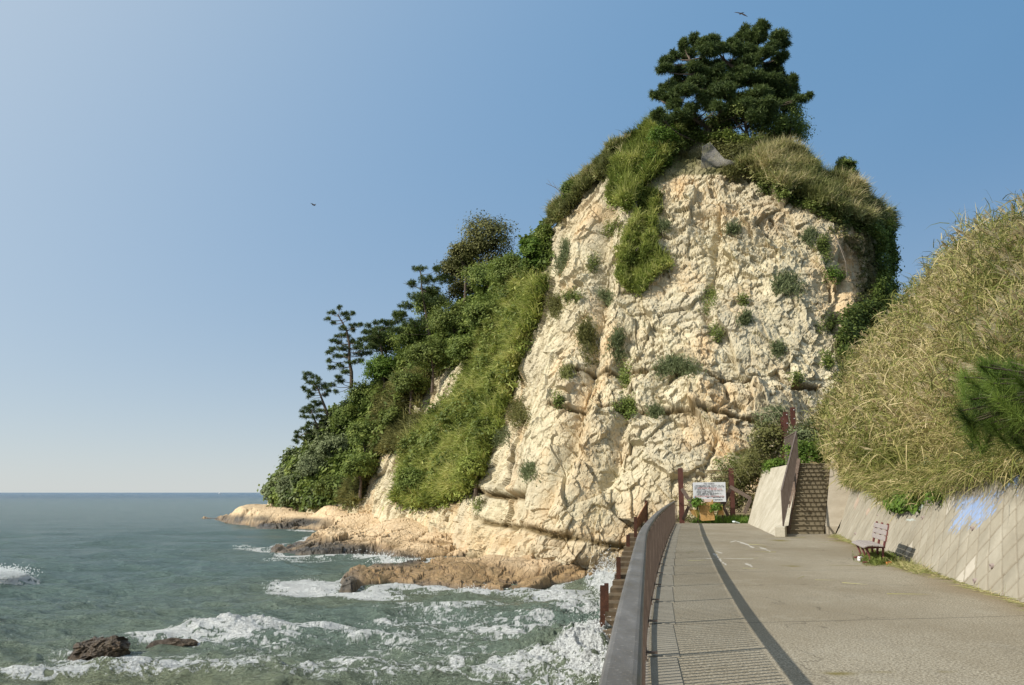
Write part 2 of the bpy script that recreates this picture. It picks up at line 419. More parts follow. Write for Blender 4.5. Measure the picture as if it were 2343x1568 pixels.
SCARS = [[(985,862),(1072,825),(1068,885),(1025,950),(975,965),(965,925)],[(865,1040),(945,1025),(930,1080),(905,1165),(815,1165),(845,1092)],[(930,925),(965,905),(960,960),(930,985)]]
for pl in SCARS: green = np.where(inpoly(cpx, cpy, pl), 0, green)
stain = np.zeros(len(P1))
for cx, cy, rx, ry, a in [(1945,600,45,120,.9),(1660,485,60,22,.5),(1335,1000,32,130,.45),(1290,960,30,80,.3),(1400,1240,220,45,.45),(1130,1235,120,40,.5),(1760,500,90,40,.45),(1330,480,60,60,.3),(1500,1180,120,60,.25)]:
    stain = np.maximum(stain, a*np.exp(-((cpx-cx)/rx)**2-((cpy-cy)/ry)**2))
me = gridmesh('cliff', G1, {'stain': ('POINT', stain), 'soil': ('POINT', np.clip(soilz*1.5, 0, .95)), 'green': ('POINT', green), 'wet': ('POINT', wetv)}, smooth=False)
cliff = tag(link('cliff', me, M_CLIFF), 'tall pale sandstone sea cliff with fractured face and green top', None, None, 'structure')

# lookup of cliff surface points by photo pixel
fi = np.where(front & (row % 2 == 0))[0]
SP, SN, SX, SY = P1[fi], Nf[fi], cpx[fi], cpy[fi]
_bin = {}
_bk = (SX//12).astype(int)*1000+(SY//12).astype(int); _ord = np.argsort(_bk, kind='stable'); _keys, _st = np.unique(_bk[_ord], return_index=True); _st = np.append(_st, len(_ord))
_km = {int(k): i for i, k in enumerate(_keys)}
def surf(px, py):
    best = None
    for rr in (1, 4, 12):
        c = [ _ord[_st[_km[k]]:_st[_km[k]+1]] for dx in range(-rr, rr+1) for dy in range(-rr, rr+1) if (k := (int(px//12)+dx)*1000+int(py//12)+dy) in _km ]
        if c:
            c = np.concatenate(c); dd = (SX[c]-px)**2+(SY[c]-py)**2+ (SP[c][:, 1]-SP[c][:, 1].min())**2*(3 if rr == 1 else .2)
            return SP[c[np.argmin(dd)]], SN[c[np.argmin(dd)]]
    return atY(px, py, 70), np.array([0, -1, 0])

# ================================================================== ROCK SHELF at the waterline
shore = [onZ(*p)[:2] for p in [(465,1190),(600,1213),(735,1217),(742,1224)]]
shore += [onZ(*p)[:2] for p in [(640,1252),(582,1257),(640,1276),(740,1277),(850,1273),(905,1291),(960,1292),(1050,1284)]]
shore += [np.array([-1.2, 69.]), np.array([-2.8, 65.])]
shore += [onZ(*p)[:2] for p in [(1000,1303),(870,1311),(748,1332),(738,1357),(800,1359),(905,1347),(985,1352),(1062,1356),(1150,1366),(1235,1361),(1300,1345),(1375,1341),(1440,1335)]]
shore += [np.array(q) for q in [(12, 52.), (30, 52), (30, 200), (-60, 205), (-72, 190)]]
shore = np.array(shore)
HC = [(465,1190,182,-.1),(520,1180,175,None),(600,1155,168,None),(660,1160,155,None),(700,1172,150,None),(760,1155,140,None),(850,1175,122,None),(930,1185,105,None),(1020,1222,88,None),(1110,1262,70,None),(1165,1290,62,None),(830,1218,110,None),(760,1236,92,None),(900,1240,84,None),(1000,1252,78,None),(640,1262,86,None),(900,1270,75,None),(1050,1272,73,None),(600,1257,87.5,.15),(700,1205,135,.5),(620,1200,140,.3),
 (780,1327,52.6,None),(820,1312,54,None),(900,1304,56,None),(980,1296,57,None),(1060,1288,57.5,None),(1150,1270,60,None),(1250,1282,58,None),(1300,1292,56.5,None),(1370,1310,55,None),(1440,1318,54,None),(900,1330,53,None),(1000,1332,53.3,None),(1150,1335,53.2,None),(1300,1325,53.6,None)]
hp = []; hh = []
for px, py, y, h in HC:
    q = atY(px, py, y); hp.append(q[:2]); hh.append(q[2]-SEA if h is None else h)
hp, hh = np.array(hp), np.array(hh)
nv, nu = 430, 900
yy = 46*(200/46.)**(np.linspace(0, 1, nv)); uu = (np.linspace(430, 1600, nu)*1024/2343-512)/875
YY, UU = np.meshgrid(yy, uu, indexing='ij'); XX = UU*YY
x, y = XX.ravel(), YY.ravel()
wx = x+.5*fbm(np.stack([x*.35, y*.25, 0*x], 1), 4, 301)*np.clip(y/55, 1, 3); wy = y+.9*fbm(np.stack([x*.35, y*.2, 0*x+5], 1), 4, 302)*np.clip(y/55, 1, 3)
sdist = polydist(wx, wy, shore)
num = 0; den = 0
for (hx, hy), h in zip(hp, hh):
    w = 1/((x-hx)**2+((y-hy)*.55)**2+.8)**1.6; num = num+w*h; den = den+w
H = num/den
sc = np.clip(y/60, .8, 2.2)
edge = sstep(-.15, 1.3, sdist/sc)
P3 = np.stack([x, y, 0*x], 1)
tilt = np.stack([x*.8-y*.2, y*.45, 0*x], 1)
f1_, e1_ = facets(tilt*.35+fbm(P3*.2, 2, 7)[:, None]*.4, 401); f2_, e2_ = facets(tilt*1.1, 402); f3_, e3_ = facets(tilt*3.0, 403)
rg = .3*f1_+.11*f2_+.035*f3_+.25*fbm(P3*np.array([.3, .5, 1]), 5, 404, .6)-.12*np.exp(-(e1_/.06)**2)
smoothness = sstep(.6, 1.9, H)              # higher shelf is worn smooth
z = SEA-1.6+edge*(H+1.6)+rg*edge*(1.0-.78*smoothness)*np.clip(sc, 1, 1.6)
Gs = np.stack([x, y, z], 1).reshape(nv, nu, 3)
m = NT('shelf_rock')
z_ = m.n('ShaderNodeSeparateXYZ'); m.l(m.co(), z_.inputs[0])
nn = m.noise(.5, 6, .65); n2 = m.noise(2.2, 7, .7, m.map((1, .5, 1)))
dry = m.ramp(n2, [(.25, (.44, .30, .16)), (.5, (.62, .46, .28)), (.75, (.72, .57, .38))])
wetc = m.ramp(n2, [(.28, (.075, .046, .022)), (.5, (.26, .16, .066)), (.75, (.43, .28, .125))])
wv = m.attr('wet').outputs['Fac']
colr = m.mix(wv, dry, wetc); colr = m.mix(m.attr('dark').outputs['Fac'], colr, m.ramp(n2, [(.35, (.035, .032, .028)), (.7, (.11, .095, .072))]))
vn = m.voro(.9, 'DISTANCE_TO_EDGE', m.map((1, .5, 1), (0, 0, .4)))
nr = m.bump(m.ramp(vn, [(0, 0.), (.05, 1.)]), .12, .6); nr = m.bump(m.noise(2.5, 8, .7, m.map((1, .6, 1))), .18, .9, nr)
rr = m.ramp(wv, [(0, .9), (1, .33)])
M_SHELF = m.fin(colr, rr, nr, .4)
nz = fbm(P3*np.array([.25, .25, 1]), 4, 410)
near = sstep(63, 56, y)
wetH = .95*near+.75*(1-near)+.6*nz*1.2+near*sstep(4, -8, x)*.7
wet = sstep(wetH+.5, wetH-.35, z-SEA)*.9
spx, spy = proj(np.stack([x, y, z], 1))
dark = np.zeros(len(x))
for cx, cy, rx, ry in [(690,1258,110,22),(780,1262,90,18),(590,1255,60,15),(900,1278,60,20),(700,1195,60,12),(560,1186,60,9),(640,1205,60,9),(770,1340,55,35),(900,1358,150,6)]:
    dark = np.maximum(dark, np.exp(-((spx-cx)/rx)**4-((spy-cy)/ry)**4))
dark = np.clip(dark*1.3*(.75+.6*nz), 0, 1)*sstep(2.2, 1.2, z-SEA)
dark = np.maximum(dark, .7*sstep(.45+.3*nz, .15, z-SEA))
me = gridmesh('rock_shelf', Gs, {'wet': ('POINT', wet), 'dark': ('POINT', dark)}, smooth=False, flip=False)
tag(link('rock_shelf', me, M_SHELF), 'low tan and dark wet wave-cut rock shelf along the foot of the cliff', None, None, 'structure')
def shelf_h(qx, qy):  # is a sea point under rock?
    return polydist(np.array([qx]), np.array([qy]), shore)[0]

# ================================================================== SEA
rows_px = np.concatenate([np.linspace(1568*1.12, 1300, 560), np.linspace(1300, 1150, 260)[1:], 1127+np.geomspace(23, .06, 130)[1:]])
cols_px = np.linspace(-240, 1640, 1500)
CX, RY = np.meshgrid(cols_px, rows_px)
u0, y0, z0 = ray(1171+0*RY, RY); kk = (SEA-EYE)/z0; ys = y0*kk; ys = np.where(z0 < -1e-6, ys, 1e5); xs = (CX*1024/2343-512)/870.*ys
x, y = xs.ravel(), ys.ravel(); D = np.hypot(x, y)
Pw = np.stack([x, y, 0*x], 1)
res = y*y/(5.6*858)*1.5
def wave(L, ang, amp, seed, sharp=.35):
    a = math.radians(ang); ph = (x*math.cos(a)+y*math.sin(a))*2*math.pi/L+2.2*vnoise(Pw*(1.4/L)+seed, seed)
    am = amp*(.35+.65*(.5+.5*vnoise(Pw*(.6/L)+seed, seed+3)))
    s = np.sin(ph); return am*(s+sharp*(s*s-.5))*np.clip(L*.5/np.maximum(res, .01)-.3, 0, 1)
zz = wave(13, -100, .22, 1)+wave(6.2, -82, .20, 2)+wave(3.4, -118, .12, 3)+wave(2.1, -70, .10, 4)+wave(1.2, -105, .07, 5)+wave(.75, -60, .035, 6)
nearf = np.clip(1-res/1.2, 0, 1)
zz += (.10*(1-np.abs(fbm(Pw*.45, 4, 11)))*2-.12)*nearf+.045*fbm(Pw*1.8, 4, 12, .6)*nearf
sd_ = polydist(x, y, shore)
spx, spy = proj(np.stack([x, y, 0*x+SEA], 1))
# foam density from places on the water
FO = [(700,1350,95,24,1.1),(840,1364,120,12,.95),(1000,1356,90,9,.5),(1110,1362,140,11,.65),(1290,1376,100,14,.75),(1330,1404,70,13,.85),(1370,1352,36,12,.9),(1335,1512,62,44,1.2),(1395,1335,24,30,1.1),(615,1262,70,9,.7),(700,1281,110,6,.6),(560,1256,40,6,.6),(860,1275,60,9,.9),(1000,1289,110,9,.85),(930,1296,30,8,.8),
 (240,1508,130,26,.75),(420,1462,150,18,.75),(520,1448,90,22,1.1),(600,1445,110,16,.8),(740,1448,120,9,.55),(360,1530,320,34,.70),(110,1540,170,30,.72),(60,1562,90,12,.6),(620,1480,150,30,.48),(0,1322,16,20,1.4),(980,1490,300,60,.47),(900,1430,260,26,.46),(1180,1440,190,40,.5),(1180,1530,240,38,.52),(1000,1395,240,20,.45),(830,1540,260,36,.47),(560,1520,140,30,.42),(1290,1450,80,20,.45),(250,1455,220,12,.45),(1060,1450,100,14,.5),(1250,1560,110,22,.65),(1000,1530,120,20,.5)]
def hump(cx, cy, rx, ry, h, n=2):
    c = onZ(cx, cy); return h*np.exp(-np.abs((x-c[0])/rx)**n-np.abs((y-c[1])/ry)**n)
den = np.full(len(x), .02)
for cx, cy, rx, ry, a in FO: den = np.maximum(den, a*np.exp(-np.abs((spx-cx)/rx)**2.4-np.abs((spy-cy)/ry)**2.4))
den = np.maximum(den, .8*np.exp(-(np.maximum(-sd_, 0)/(.55*np.clip(y/60, 1, 2)))**2)*(y < 130)*(sd_ < .5))
den += .16*fbm(Pw*.25, 3, 21)*(den > .05)*1.2
den = np.clip(den+.10*(y < 60)*sstep(.12, .3, zz), 0, 1.6)
wq = Pw*np.array([.55, .8, 1]); wq = wq+np.stack([fbm(Pw*.5, 5, 31, .6), fbm(Pw*.5, 5, 32, .6), 0*x], 1)*1.5
r1 = 1-np.abs(fbm(wq*1.35, 5, 33, .6))*2.7; r2 = 1-np.abs(fbm(wq*3.4, 4, 34, .6))*2.5
fil = np.maximum(r1, .86*r2+.02)+.22*fbm(Pw*7, 3, 35, .7)
den = np.maximum(den, np.clip(hump(-12, 1342, 1.9, 2.2, 1.5, 3), 0, 1.5)); foam = sstep(0, .34, fil-(1.08-1.0*den)); foam = np.clip(foam*(.22+.85*np.clip(den*1.15, 0, 1)), 0, 1); foam[den < .06] = 0
zz += foam*nearf*.025+foam*np.clip(den-.5, 0, 1)*(.09*np.abs(fbm(Pw*2.2, 4, 41, .6)))*2*nearf
# raised water: wave running at the reef, breaker at far left, surge on the sea wall
brk = hump(-16, 1342, 1.6, 2.2, .8, 3)
zz += hump(1080, 1395, 9, 1.8, .38)+brk*(1+.35*fbm(Pw*1.6, 4, 43, .6))
surge = hump(1350, 1500, 2.4, 3.6, .75)+hump(1392, 1350, 1.6, 2.6, .9)+hump(545, 1447, 2.2, 1.0, .42)+hump(1330, 1415, 2.5, 2, .35)
zz += surge*(1+.6*fbm(Pw*2.4, 4, 44, .65))
zz = np.where(sd_ > 0, np.minimum(zz, .25), zz)
zz = np.where(y > 400, 0, zz)
Gw = np.stack([x, y, SEA+zz], 1).reshape(len(rows_px), len(cols_px), 3)
# water colour: turbid olive inshore, teal to deep blue offshore
turb = sstep(85, 20, D-.55*(x+6))*.85*np.clip(.7+.6*fbm(Pw*.08, 3, 51), 0, 1.2); turb = np.clip(turb+sstep(9, 0, np.abs(sd_))*.25*(y < 90), 0, 1)
deep = sstep(230, 1400, D)
m = NT('sea_water')
cT = m.mix(m.attr('turb').outputs['Fac'], (.165, .245, .220), (.27, .29, .165))
cT = m.mix(m.attr('deep').outputs['Fac'], cT, (.008, .075, .135))
fm = m.attr('foam').outputs['Fac']
fl = m.noise(9, 5, .7); ff = m.math('SUBTRACT', m.math('MULTIPLY', fm, 1.35), m.math('MULTIPLY', fl, .30)); ff = m.ramp(ff, [(.0, 0.), (.25, .35), (.62, 1.)])
colr = m.mix(ff, cT, (.80, .82, .80))
b1 = m.noise(.9, 8, .72, m.map((.7, 1.4, 1))); b2 = m.noise(3.2, 6, .7, m.map((.8, 1.3, 1))); b0 = m.noise(.20, 7, .75, m.map((.35, 1.6, 1)))
nr = m.bump(b0, 4.0, 1.); nr = m.bump(b1, .9, 1., nr); nr = m.bump(b2, .16, 1., nr); nr = m.bump(fl, .05, .5, nr)
m.fin(colr, m.ramp(ff, [(0, .16), (1, .85)]), nr, .5); m.p.inputs['IOR'].default_value = 1.33
me = gridmesh('sea', Gw, {'foam': ('POINT', foam), 'turb': ('POINT', turb), 'deep': ('POINT', deep)}, smooth=True)
tag(link('sea', me, m.m), 'choppy green sea streaked with white foam running out to the blue horizon', None, None, 'structure')
# open water beside and behind the view
me = qmesh('sea_surround', [(-60000, -60000, SEA-.9), (60000, -60000, SEA-.9), (60000, 60000, SEA-.9), (-60000, 60000, SEA-.9)], [(0, 1, 2, 3)], {'foam': ('POINT', np.zeros(4)), 'turb': ('POINT', np.zeros(4)), 'deep': ('POINT', np.full(4, .8))})
tag(link('sea', me, m.m), None, None, None, 'structure')
def seaz(px_, py_):
    return SEA
# ================================================================== PROMENADE, SEA WALL, RAILING
RY_ = np.array([-12, 0, 2.15, 7.7, 10.9, 13, 17.5, 22.7, 32.6, 43.8, 45.4]); RX_ = np.array([-1.95, -.07, .25, 1.12, 1.63, 2.02, 2.85, 3.86, 5.82, 8.11, 8.45])
_yy = np.linspace(-12, 45.4, 400); _xx = np.interp(_yy, RY_, RX_); _k = np.ones(31)/31; _xs = np.convolve(np.pad(_xx, 15, 'edge'), _k, 'valid')
_w = np.minimum(1, np.minimum(_yy+12, 45.4-_yy)/3); _xs = _xs*_w+_xx*(1-_w)
def railx(y): return float(np.interp(y, _yy, _xs))
def raila(y): return math.atan2(railx(y+.4)-railx(y-.4), .8)
WF = np.array([(3.4, -10), (5.17, 0), (6.97, 10), (7.53, 13.1), (7.9, 15.16), (9.08, 20.2), (11.2, 29), (12.2, 32.6), (12.68, 34.4), (13.72, 38.), (14.85, 42.)])
def wallx(y): return float(np.interp(y, WF[:, 1], WF[:, 0]))

ny, nx = 1500, 170
Yg = -12+(46.6+12)*(np.linspace(0, 1, ny)); T = np.linspace(0, 1, nx)
xl = np.array([railx(v)+.04 if v < 45 else 8.4+(v-45)*.2 for v in Yg]); xr = np.array([wallx(v)+.5 if v < 34 else 13.4 for v in Yg])
xg = xl[:, None]+(xr-xl)[:, None]*T[None]; yg = np.repeat(Yg[:, None], nx, 1)
p_ = np.stack([xg, yg, 0*xg], -1).reshape(-1, 3); qx, qy = proj(p_)
paint = np.zeros(len(p_))
for pts, w in [([(1688,1240),(1702,1243),(1715,1249),(1722,1253)], 2.2), ([(1738,1252),(1752,1258),(1762,1262)], 2.2), ([(1635,1268),(1650,1284),(1662,1293)], 3), ([(1640,1278),(1690,1279),(1722,1279)], 1), ([(1590,1279),(1640,1278)], .9), ([(1708,1291),(1722,1297)], 2.6), ([(1640,1262),(1650,1266)], 2.4), ([(1672,1241),(1684,1238)], 1.2),([(2010,1237),(2060,1238)],1),([(1980,1244),(2030,1250)],.9)]:
    for a, b in zip(pts[:-1], pts[1:]):
        ex, ey = b[0]-a[0], b[1]-a[1]; t = np.clip(((qx-a[0])*ex+(qy-a[1])*ey)/(ex*ex+ey*ey), 0, 1)
        dd = np.hypot((qx-a[0]-t*ex)*.55, qy-a[1]-t*ey); paint = np.maximum(paint, (dd < w*.62*(.8+.8*vnoise(p_*np.array([6, 1.6, 1]), 5)))*1.)
moss = np.zeros(len(p_))
for cx, cy, rx, ry in [(1900,1541,55,4),(1800,1296,30,1.6),(1740,1251,14,2),(1960,1294,60,2),(1780,1238,25,2),(2080,1537,90,2)]:
    moss = np.maximum(moss, np.exp(-((qx-cx)/rx)**4-((qy-cy)/ry)**2))
moss = moss*sstep(-.2, .3, fbm(p_*np.array([3, 1.5, 1]), 3, 9))
edgeD = np.array([wallx(v) for v in Yg]).repeat(nx)-p_[:, 0]
dirt = np.clip(sstep(1.0, .0, edgeD+.35*fbm(p_*.9, 3, 10))*(p_[:, 1] < 34)*.8, 0, 1)
p_[:, 2] = .012*fbm(p_*.35, 3, 12)
m = NT('promenade_asphalt')
n1 = m.noise(42, 3, .8); n2 = m.noise(.32, 5, .6, m.map((1, .6, 1))); n3 = m.noise(26, 3, .6)
c = m.ramp(n1, [(.34, (.12, .10, .068)), (.5, (.28, .245, .18)), (.66, (.50, .45, .35))])
c = m.mix(m.ramp(n2, [(.40, .0), (.60, .6)]), c, (.19, .155, .10))
c = m.mix(m.ramp(m.noise(1.4, 6, .7, m.map((1, .5, 1))), [(.55, 0.), (.75, .35)]), c, (.17, .15, .115))
sp = m.n('ShaderNodeSeparateXYZ'); m.l(m.co(), sp.inputs[0])
ck = m.voro(.23, 'DISTANCE_TO_EDGE', m.n('ShaderNodeVectorMath', operation='ADD').outputs[0]); ckn = [q for q in m.t.nodes if q.type == 'VECT_MATH'][-1]; m.l(m.co(), ckn.inputs[0])
nzc = m.n('ShaderNodeTexNoise'); nzc.inputs['Scale'].default_value = 1.3; nzc.inputs['Detail'].default_value = 5; m.l(m.co(), nzc.inputs['Vector']); scn = m.n('ShaderNodeVectorMath', operation='SCALE'); scn.inputs['Scale'].default_value = 1.1; m.l(nzc.outputs['Color'], scn.inputs[0]); m.l(scn.outputs[0], ckn.inputs[1])
c = m.mix(m.math('MULTIPLY', m.ramp(ck, [(0, .7), (.0045, 0.)]), m.ramp(m.noise(.5, 2), [(.45, 0.), (.55, 1.)])), c, (.06, .05, .035))
c = m.mix(m.ramp(m.noise(.8, 7, .75), [(.56, 0.), (.60, .22), (.8, .3)]), c, (.36, .33, .26))
wv = m.noise(1.2, 3, .5); vv_ = m.math('ADD', m.math('ADD', m.math('MULTIPLY', sp.outputs[0], -.16), sp.outputs[1]), m.math('MULTIPLY', wv, .05))
jo = m.math('LESS_THAN', m.math('ABSOLUTE', m.math('SUBTRACT', m.math('MODULO', m.math('ADD', vv_, 100.6), 6.75), 3.3)), .014)
c = m.mix(m.math('MULTIPLY', jo, .75), c, (.05, .045, .035))
c = m.mix(m.attr('dirt').outputs['Fac'], c, (.22, .165, .095))
c = m.mix(m.attr('moss').outputs['Fac'], c, (.17, .14, .045))
c = m.mix(m.math('MULTIPLY', m.attr('paint').outputs['Fac'], .55), c, (.62, .60, .55))
m.fin(c, .88, m.bump(n3, .012, .9, m.bump(n1, .006, .9)), .25)
Gp = p_.reshape(ny, nx, 3)
me = gridmesh('promenade', Gp, {'paint': ('POINT', paint), 'moss': ('POINT', moss), 'dirt': ('POINT', dirt)})
tag(link('promenade', me, m.m), 'grey brown asphalt promenade above the sea', None, None, 'structure')
M_CONC = concmat('sea_wall_concrete', (.20, .18, .15), (.38, .35, .30))
# the sea wall body
Vv = []; Ff = []
ys_ = np.linspace(-12, 46.6, 60)
for yv in ys_:
    xa = (railx(yv) if yv < 45.4 else 8.45)-.02; xb = (wallx(yv)+.6 if yv < 34 else 13.6)
    Vv += [(xa, yv, -.03), (xa-.15, yv, -8), (xb, yv, -8), (xb, yv, -.03)]
for i in range(len(ys_)-1):
    for k in range(4): Ff.append((i*4+k, i*4+(k+1) % 4, i*4+4+(k+1) % 4, i*4+4+k))
Ff += [(0, 1, 2, 3), (len(Vv)-1, len(Vv)-2, len(Vv)-3, len(Vv)-4)]
sw = Parts().add(Vv, Ff).build('sea_wall', M_CONC)
tag(sw, 'grey concrete sea wall that carries the promenade above the surf', 'sea wall')
# coping blocks along the railing
M_COPE = concmat('coping_concrete', (.19, .17, .13), (.34, .31, .25), 1.5)
cop = empty('coping', (railx(20), 20, 0), 'row of flat grey concrete coping blocks along the foot of the long railing', 'kerb')
yb = -3.9; posts_y = []
while yb < 44.5:
    y1_ = min(yb+2.13, 45.2); posts_y.append(yb)
    a = raila((yb+y1_)/2)-math.radians(.8); cx = (railx(yb)+railx(y1_))/2+.20
    M = Matrix.Rotation(-a, 3, 'Z')
    Parts().box(((cx), (yb+y1_)/2, -.016), (.27, (y1_-yb)*1.0-.012, .05), M, .006).build('coping_block', M_COPE, cop)
    yb = y1_
posts_y.append(45.3)

def sweep(path, sec):
    """path list of (x,y,z); sec list of (side, up)"""
    P = Parts(); V = []; F = []; n = len(sec); path = [Vector(p) for p in path]
    for i, p in enumerate(path):
        t = (path[min(i+1, len(path)-1)]-path[max(i-1, 0)]).normalized(); s_ = t.cross(Vector((0, 0, 1))).normalized(); u_ = s_.cross(t)
        V += [p+s_*a+u_*b for a, b in sec]
    for i in range(len(path)-1):
        for k in range(n): F.append((i*n+k, i*n+(k+1) % n, i*n+n+(k+1) % n, i*n+n+k))
    F += [tuple(range(n-1, -1, -1)), tuple((len(path)-1)*n+k for k in range(n))]
    return P.add(V, F)
def rail_sec(w, h, r):
    out = []
    for cx, cy, a0 in ((w/2-r, h-r, 0), (-w/2+r, h-r, 90), (-w/2+r, r, 180), (w/2-r, r, 270)):
        for k in range(4):
            a = math.radians(a0+k*30); out.append((cx+r*math.cos(a), cy+r*math.sin(a)))
    return out
m = NT('railing_paint')
n1 = m.noise(5, 6, .7, m.map((1, .35, 1))); n2 = m.noise(60, 3, .7)
c = m.ramp(n1, [(.3, (.07, .064, .058)), (.55, (.125, .118, .11)), (.75, (.23, .222, .21))])
c = m.mix(m.ramp(n2, [(.6, 0.), (.7, .55)]), c, (.35, .33, .30))
M_RAIL = m.fin(c, m.ramp(n1, [(.3, .38), (.7, .62)]), m.bump(n2, .002, .6), .5)
M_BAR = rustmat('railing_bar_brown', (.075, .052, .04), (.15, .11, .085), .6, 4)
def tag_bars(rl, pts, h0, h1, mat, w=.024):
    """pts: list of ((x,y,z0) base) sorted nearest first"""
    objs = []
    for i, (p, q) in enumerate(pts):
        if i >= 100: break
        Parts().bar(p, q, w, w).build('baluster', mat, rl)
    if len(pts) > 100:
        P = Parts()
        for p, q in pts[100:]: P.bar(p, q, w, w)
        o = P.build('baluster', mat, rl); o['kind'] = 'stuff'
rl = empty('railing', (railx(20), 20, 0), 'long brown metal railing with a flat handrail along the sea side of the promenade', 'railing')
path = [(railx(v), v, 1.10) for v in np.linspace(-3.9, 45.3, 150)]
sweep(path, rail_sec(.105, .055, .022)).build('handrail', M_RAIL, rl, smooth=False)
sweep([(a, b, .07) for a, b, _ in path], [(.018, .03), (-.018, .03), (-.018, 0), (.018, 0)]).build('bottom_rail', M_BAR, rl)
sweep([(a, b, 1.06) for a, b, _ in path], [(.018, .03), (-.018, .03), (-.018, 0), (.018, 0)]).build('top_rail', M_BAR, rl)
for v in posts_y:
    P = Parts().box((railx(v), v, .47), (.05, .05, 1.26), Matrix.Rotation(-raila(v), 3, 'Z')); P.box((railx(v)+.06, v, .045), (.14, .10, .012), Matrix.Rotation(-raila(v), 3, 'Z'))
    P.build('post', M_BAR, rl)
bars = []
v = .8
while v < 45.2:
    if min(abs(v-q) for q in posts_y) > .05: bars.append(((railx(v), v, -.1), (railx(v), v, 1.0)))
    v += .125
tag_bars(rl, bars, 0, 0, M_BAR)

# small gate panel between the railing end and the first fence post
M_POSTR = rustmat('red_brown_steel', (.085, .035, .028), (.15, .06, .045), .6, 3)
gp = empty('gate_panel', (8.6, 45.8, 0), 'narrow brown barred panel closing the gap between railing end and fence post', 'gate')
P = Parts().bar((8.45, 45.4, 1.16), (8.72, 46.0, 1.16), .04, .04).bar((8.45, 45.4, .12), (8.72, 46.0, .12), .035, .035); P.build('frame', M_BAR, gp)
for t in (.25, .5, .75): Parts().bar((8.45+.27*t, 45.4+.6*t, .12), (8.45+.27*t, 45.4+.6*t, 1.16), .02, .02).build('bar', M_BAR, gp)

# ================================================================== FENCE, NOTICE BOARD, TIMBER BRACES
def sg(x, y, Y): return Vector(atY((2480+x/6.533)/1.6116, (1700+y/6.533)/1.6116, Y))
fence = empty('wire_fence', (10, 46.4, 0), 'wire mesh fence on two red brown steel posts behind the notice board', 'fence')
def channel(P, c0, c1, w, dp):
    P.bar(c0+Vector((0, -dp/2, 0)), c1+Vector((0, -dp/2, 0)), w, .012, (0, 1, 0)); P.bar(c0+Vector((0, dp/2, 0)), c1+Vector((0, dp/2, 0)), w, .012, (0, 1, 0))
    P.bar(c0, c1, .014, dp-.02, (0, 1, 0)); return P
for (xa, Yp, z1) in ((200, 46.15, 2.88), (1420, 46.9, 2.9)):
    q = sg(xa, 600, Yp); channel(Parts(), Vector((q.x, Yp, -.1)), Vector((q.x, Yp, z1)), .235, .2).build('post', M_POSTR, fence)
M_WIRE = rustmat('rusty_wire', (.10, .055, .03), (.2, .12, .07)); M_MESH = rustmat('fence_mesh_wire', (.22, .17, .11), (.34, .27, .19))
A0 = sg(240, 600, 46.3); A1 = sg(1380, 600, 46.9); A2 = Vector((13.4, 47.4, 0))
for h in (.55, .93, 1.32, 1.68, 2.05, 2.42, 2.78):
    Parts().tube([(A0.x, 46.3, h), ((A0.x+A1.x)/2, 46.6, h-.012), (A1.x, 46.9, h)], .012, 5).tube([(A1.x, 46.9, h), (12.6, 47.2, h-.02), (13.6, 47.4, h+.02)], .011, 5).build('wire', M_WIRE, fence)
P = Parts(); L = A1.x-A0.x; Hh = 2.3; sp_ = .11
for sgn_ in (1, -1):
    k = -Hh
    while k < L:
        a0 = max(k, 0); a1 = min(k+Hh, L)
        if a1 > a0:
            z_a = (a0-k); z_b = (a1-k)
            if sgn_ < 0: z_a, z_b = Hh-z_a, Hh-z_b
            P.bar((A0.x+a0, 46.32+.6*a0/L, .48+z_a), (A0.x+a1, 46.32+.6*a1/L, .48+z_b), .0055, .0055)
        k += sp_
P.build('chain_link_mesh', M_MESH, fence)
M_PLANK = woodmat('weathered_plank', (.085, .062, .05), (.20, .155, .125)); M_PLANKD = woodmat('dark_plank', (.035, .025, .02), (.085, .06, .045))
def plank(a, b, Ya, Yb, w, mat, label):
    o = Parts().bar(sg(*a, Ya), sg(*b, Yb), w, .05, (0, 1, 0), .006).build('timber_brace', mat)
    return tag(o, label, 'timber')
plank((225, 670), (490, 1090), 46.05, 45.85, .19, M_PLANK, 'weathered plank leaning from the left fence post down under the white board')
plank((390, 1090), (255, 1420), 45.95, 46.0, .16, M_PLANKD, 'short dark plank at the foot of the left fence post')
plank((1400, 660), (1200, 1110), 46.5, 46.2, .19, M_PLANKD, 'dark plank slanting down from the right fence post to the board corner')
plank((1380, 620), (1890, 915), 46.5, 46.3, .2, M_PLANK, 'grey plank slanting right from the right fence post towards the ramp wall')
plank((1215, 1090), (1340, 1330), 46.2, 46.1, .15, M_PLANKD, 'short dark plank standing in the weeds below the board corner')
plank((1880, 930), (1730, 1260), 46.3, 46.2, .19, M_PLANK, 'grey plank standing against the far foot of the ramp wall')
# notice board
nb = empty('notice_board', tuple(sg(890, 990, 46.1)), 'white notice board with rows of small Japanese writing in front of the fence', 'notice board')
c0, c1, c2, c3 = [sg(*q, 46.1) for q in ((508, 992), (1290, 985), (1272, 512), (490, 522))]
th = Vector((0, .035, 0))
m = NT('board_white'); M_BOARD = m.fin(m.ramp(m.noise(2, 4), [(.3, (.66, .68, .72)), (.7, (.76, .78, .82))]), .45, None, .4)
Parts().add([c0, c1, c2, c3, c0+th, c1+th, c2+th, c3+th], [(0, 1, 2, 3), (7, 6, 5, 4), (0, 4, 5, 1), (1, 5, 6, 2), (2, 6, 7, 3), (3, 7, 4, 0)]).build('board', M_BOARD, nb)
for t in (.12, .88):
    b0 = c0.lerp(c1, t)+Vector((0, .075, 0)); Parts().bar((b0.x, b0.y, 0), (b0.x, b0.y, c2.z-.1), .07, .07).build('leg', M_PLANKD, nb)
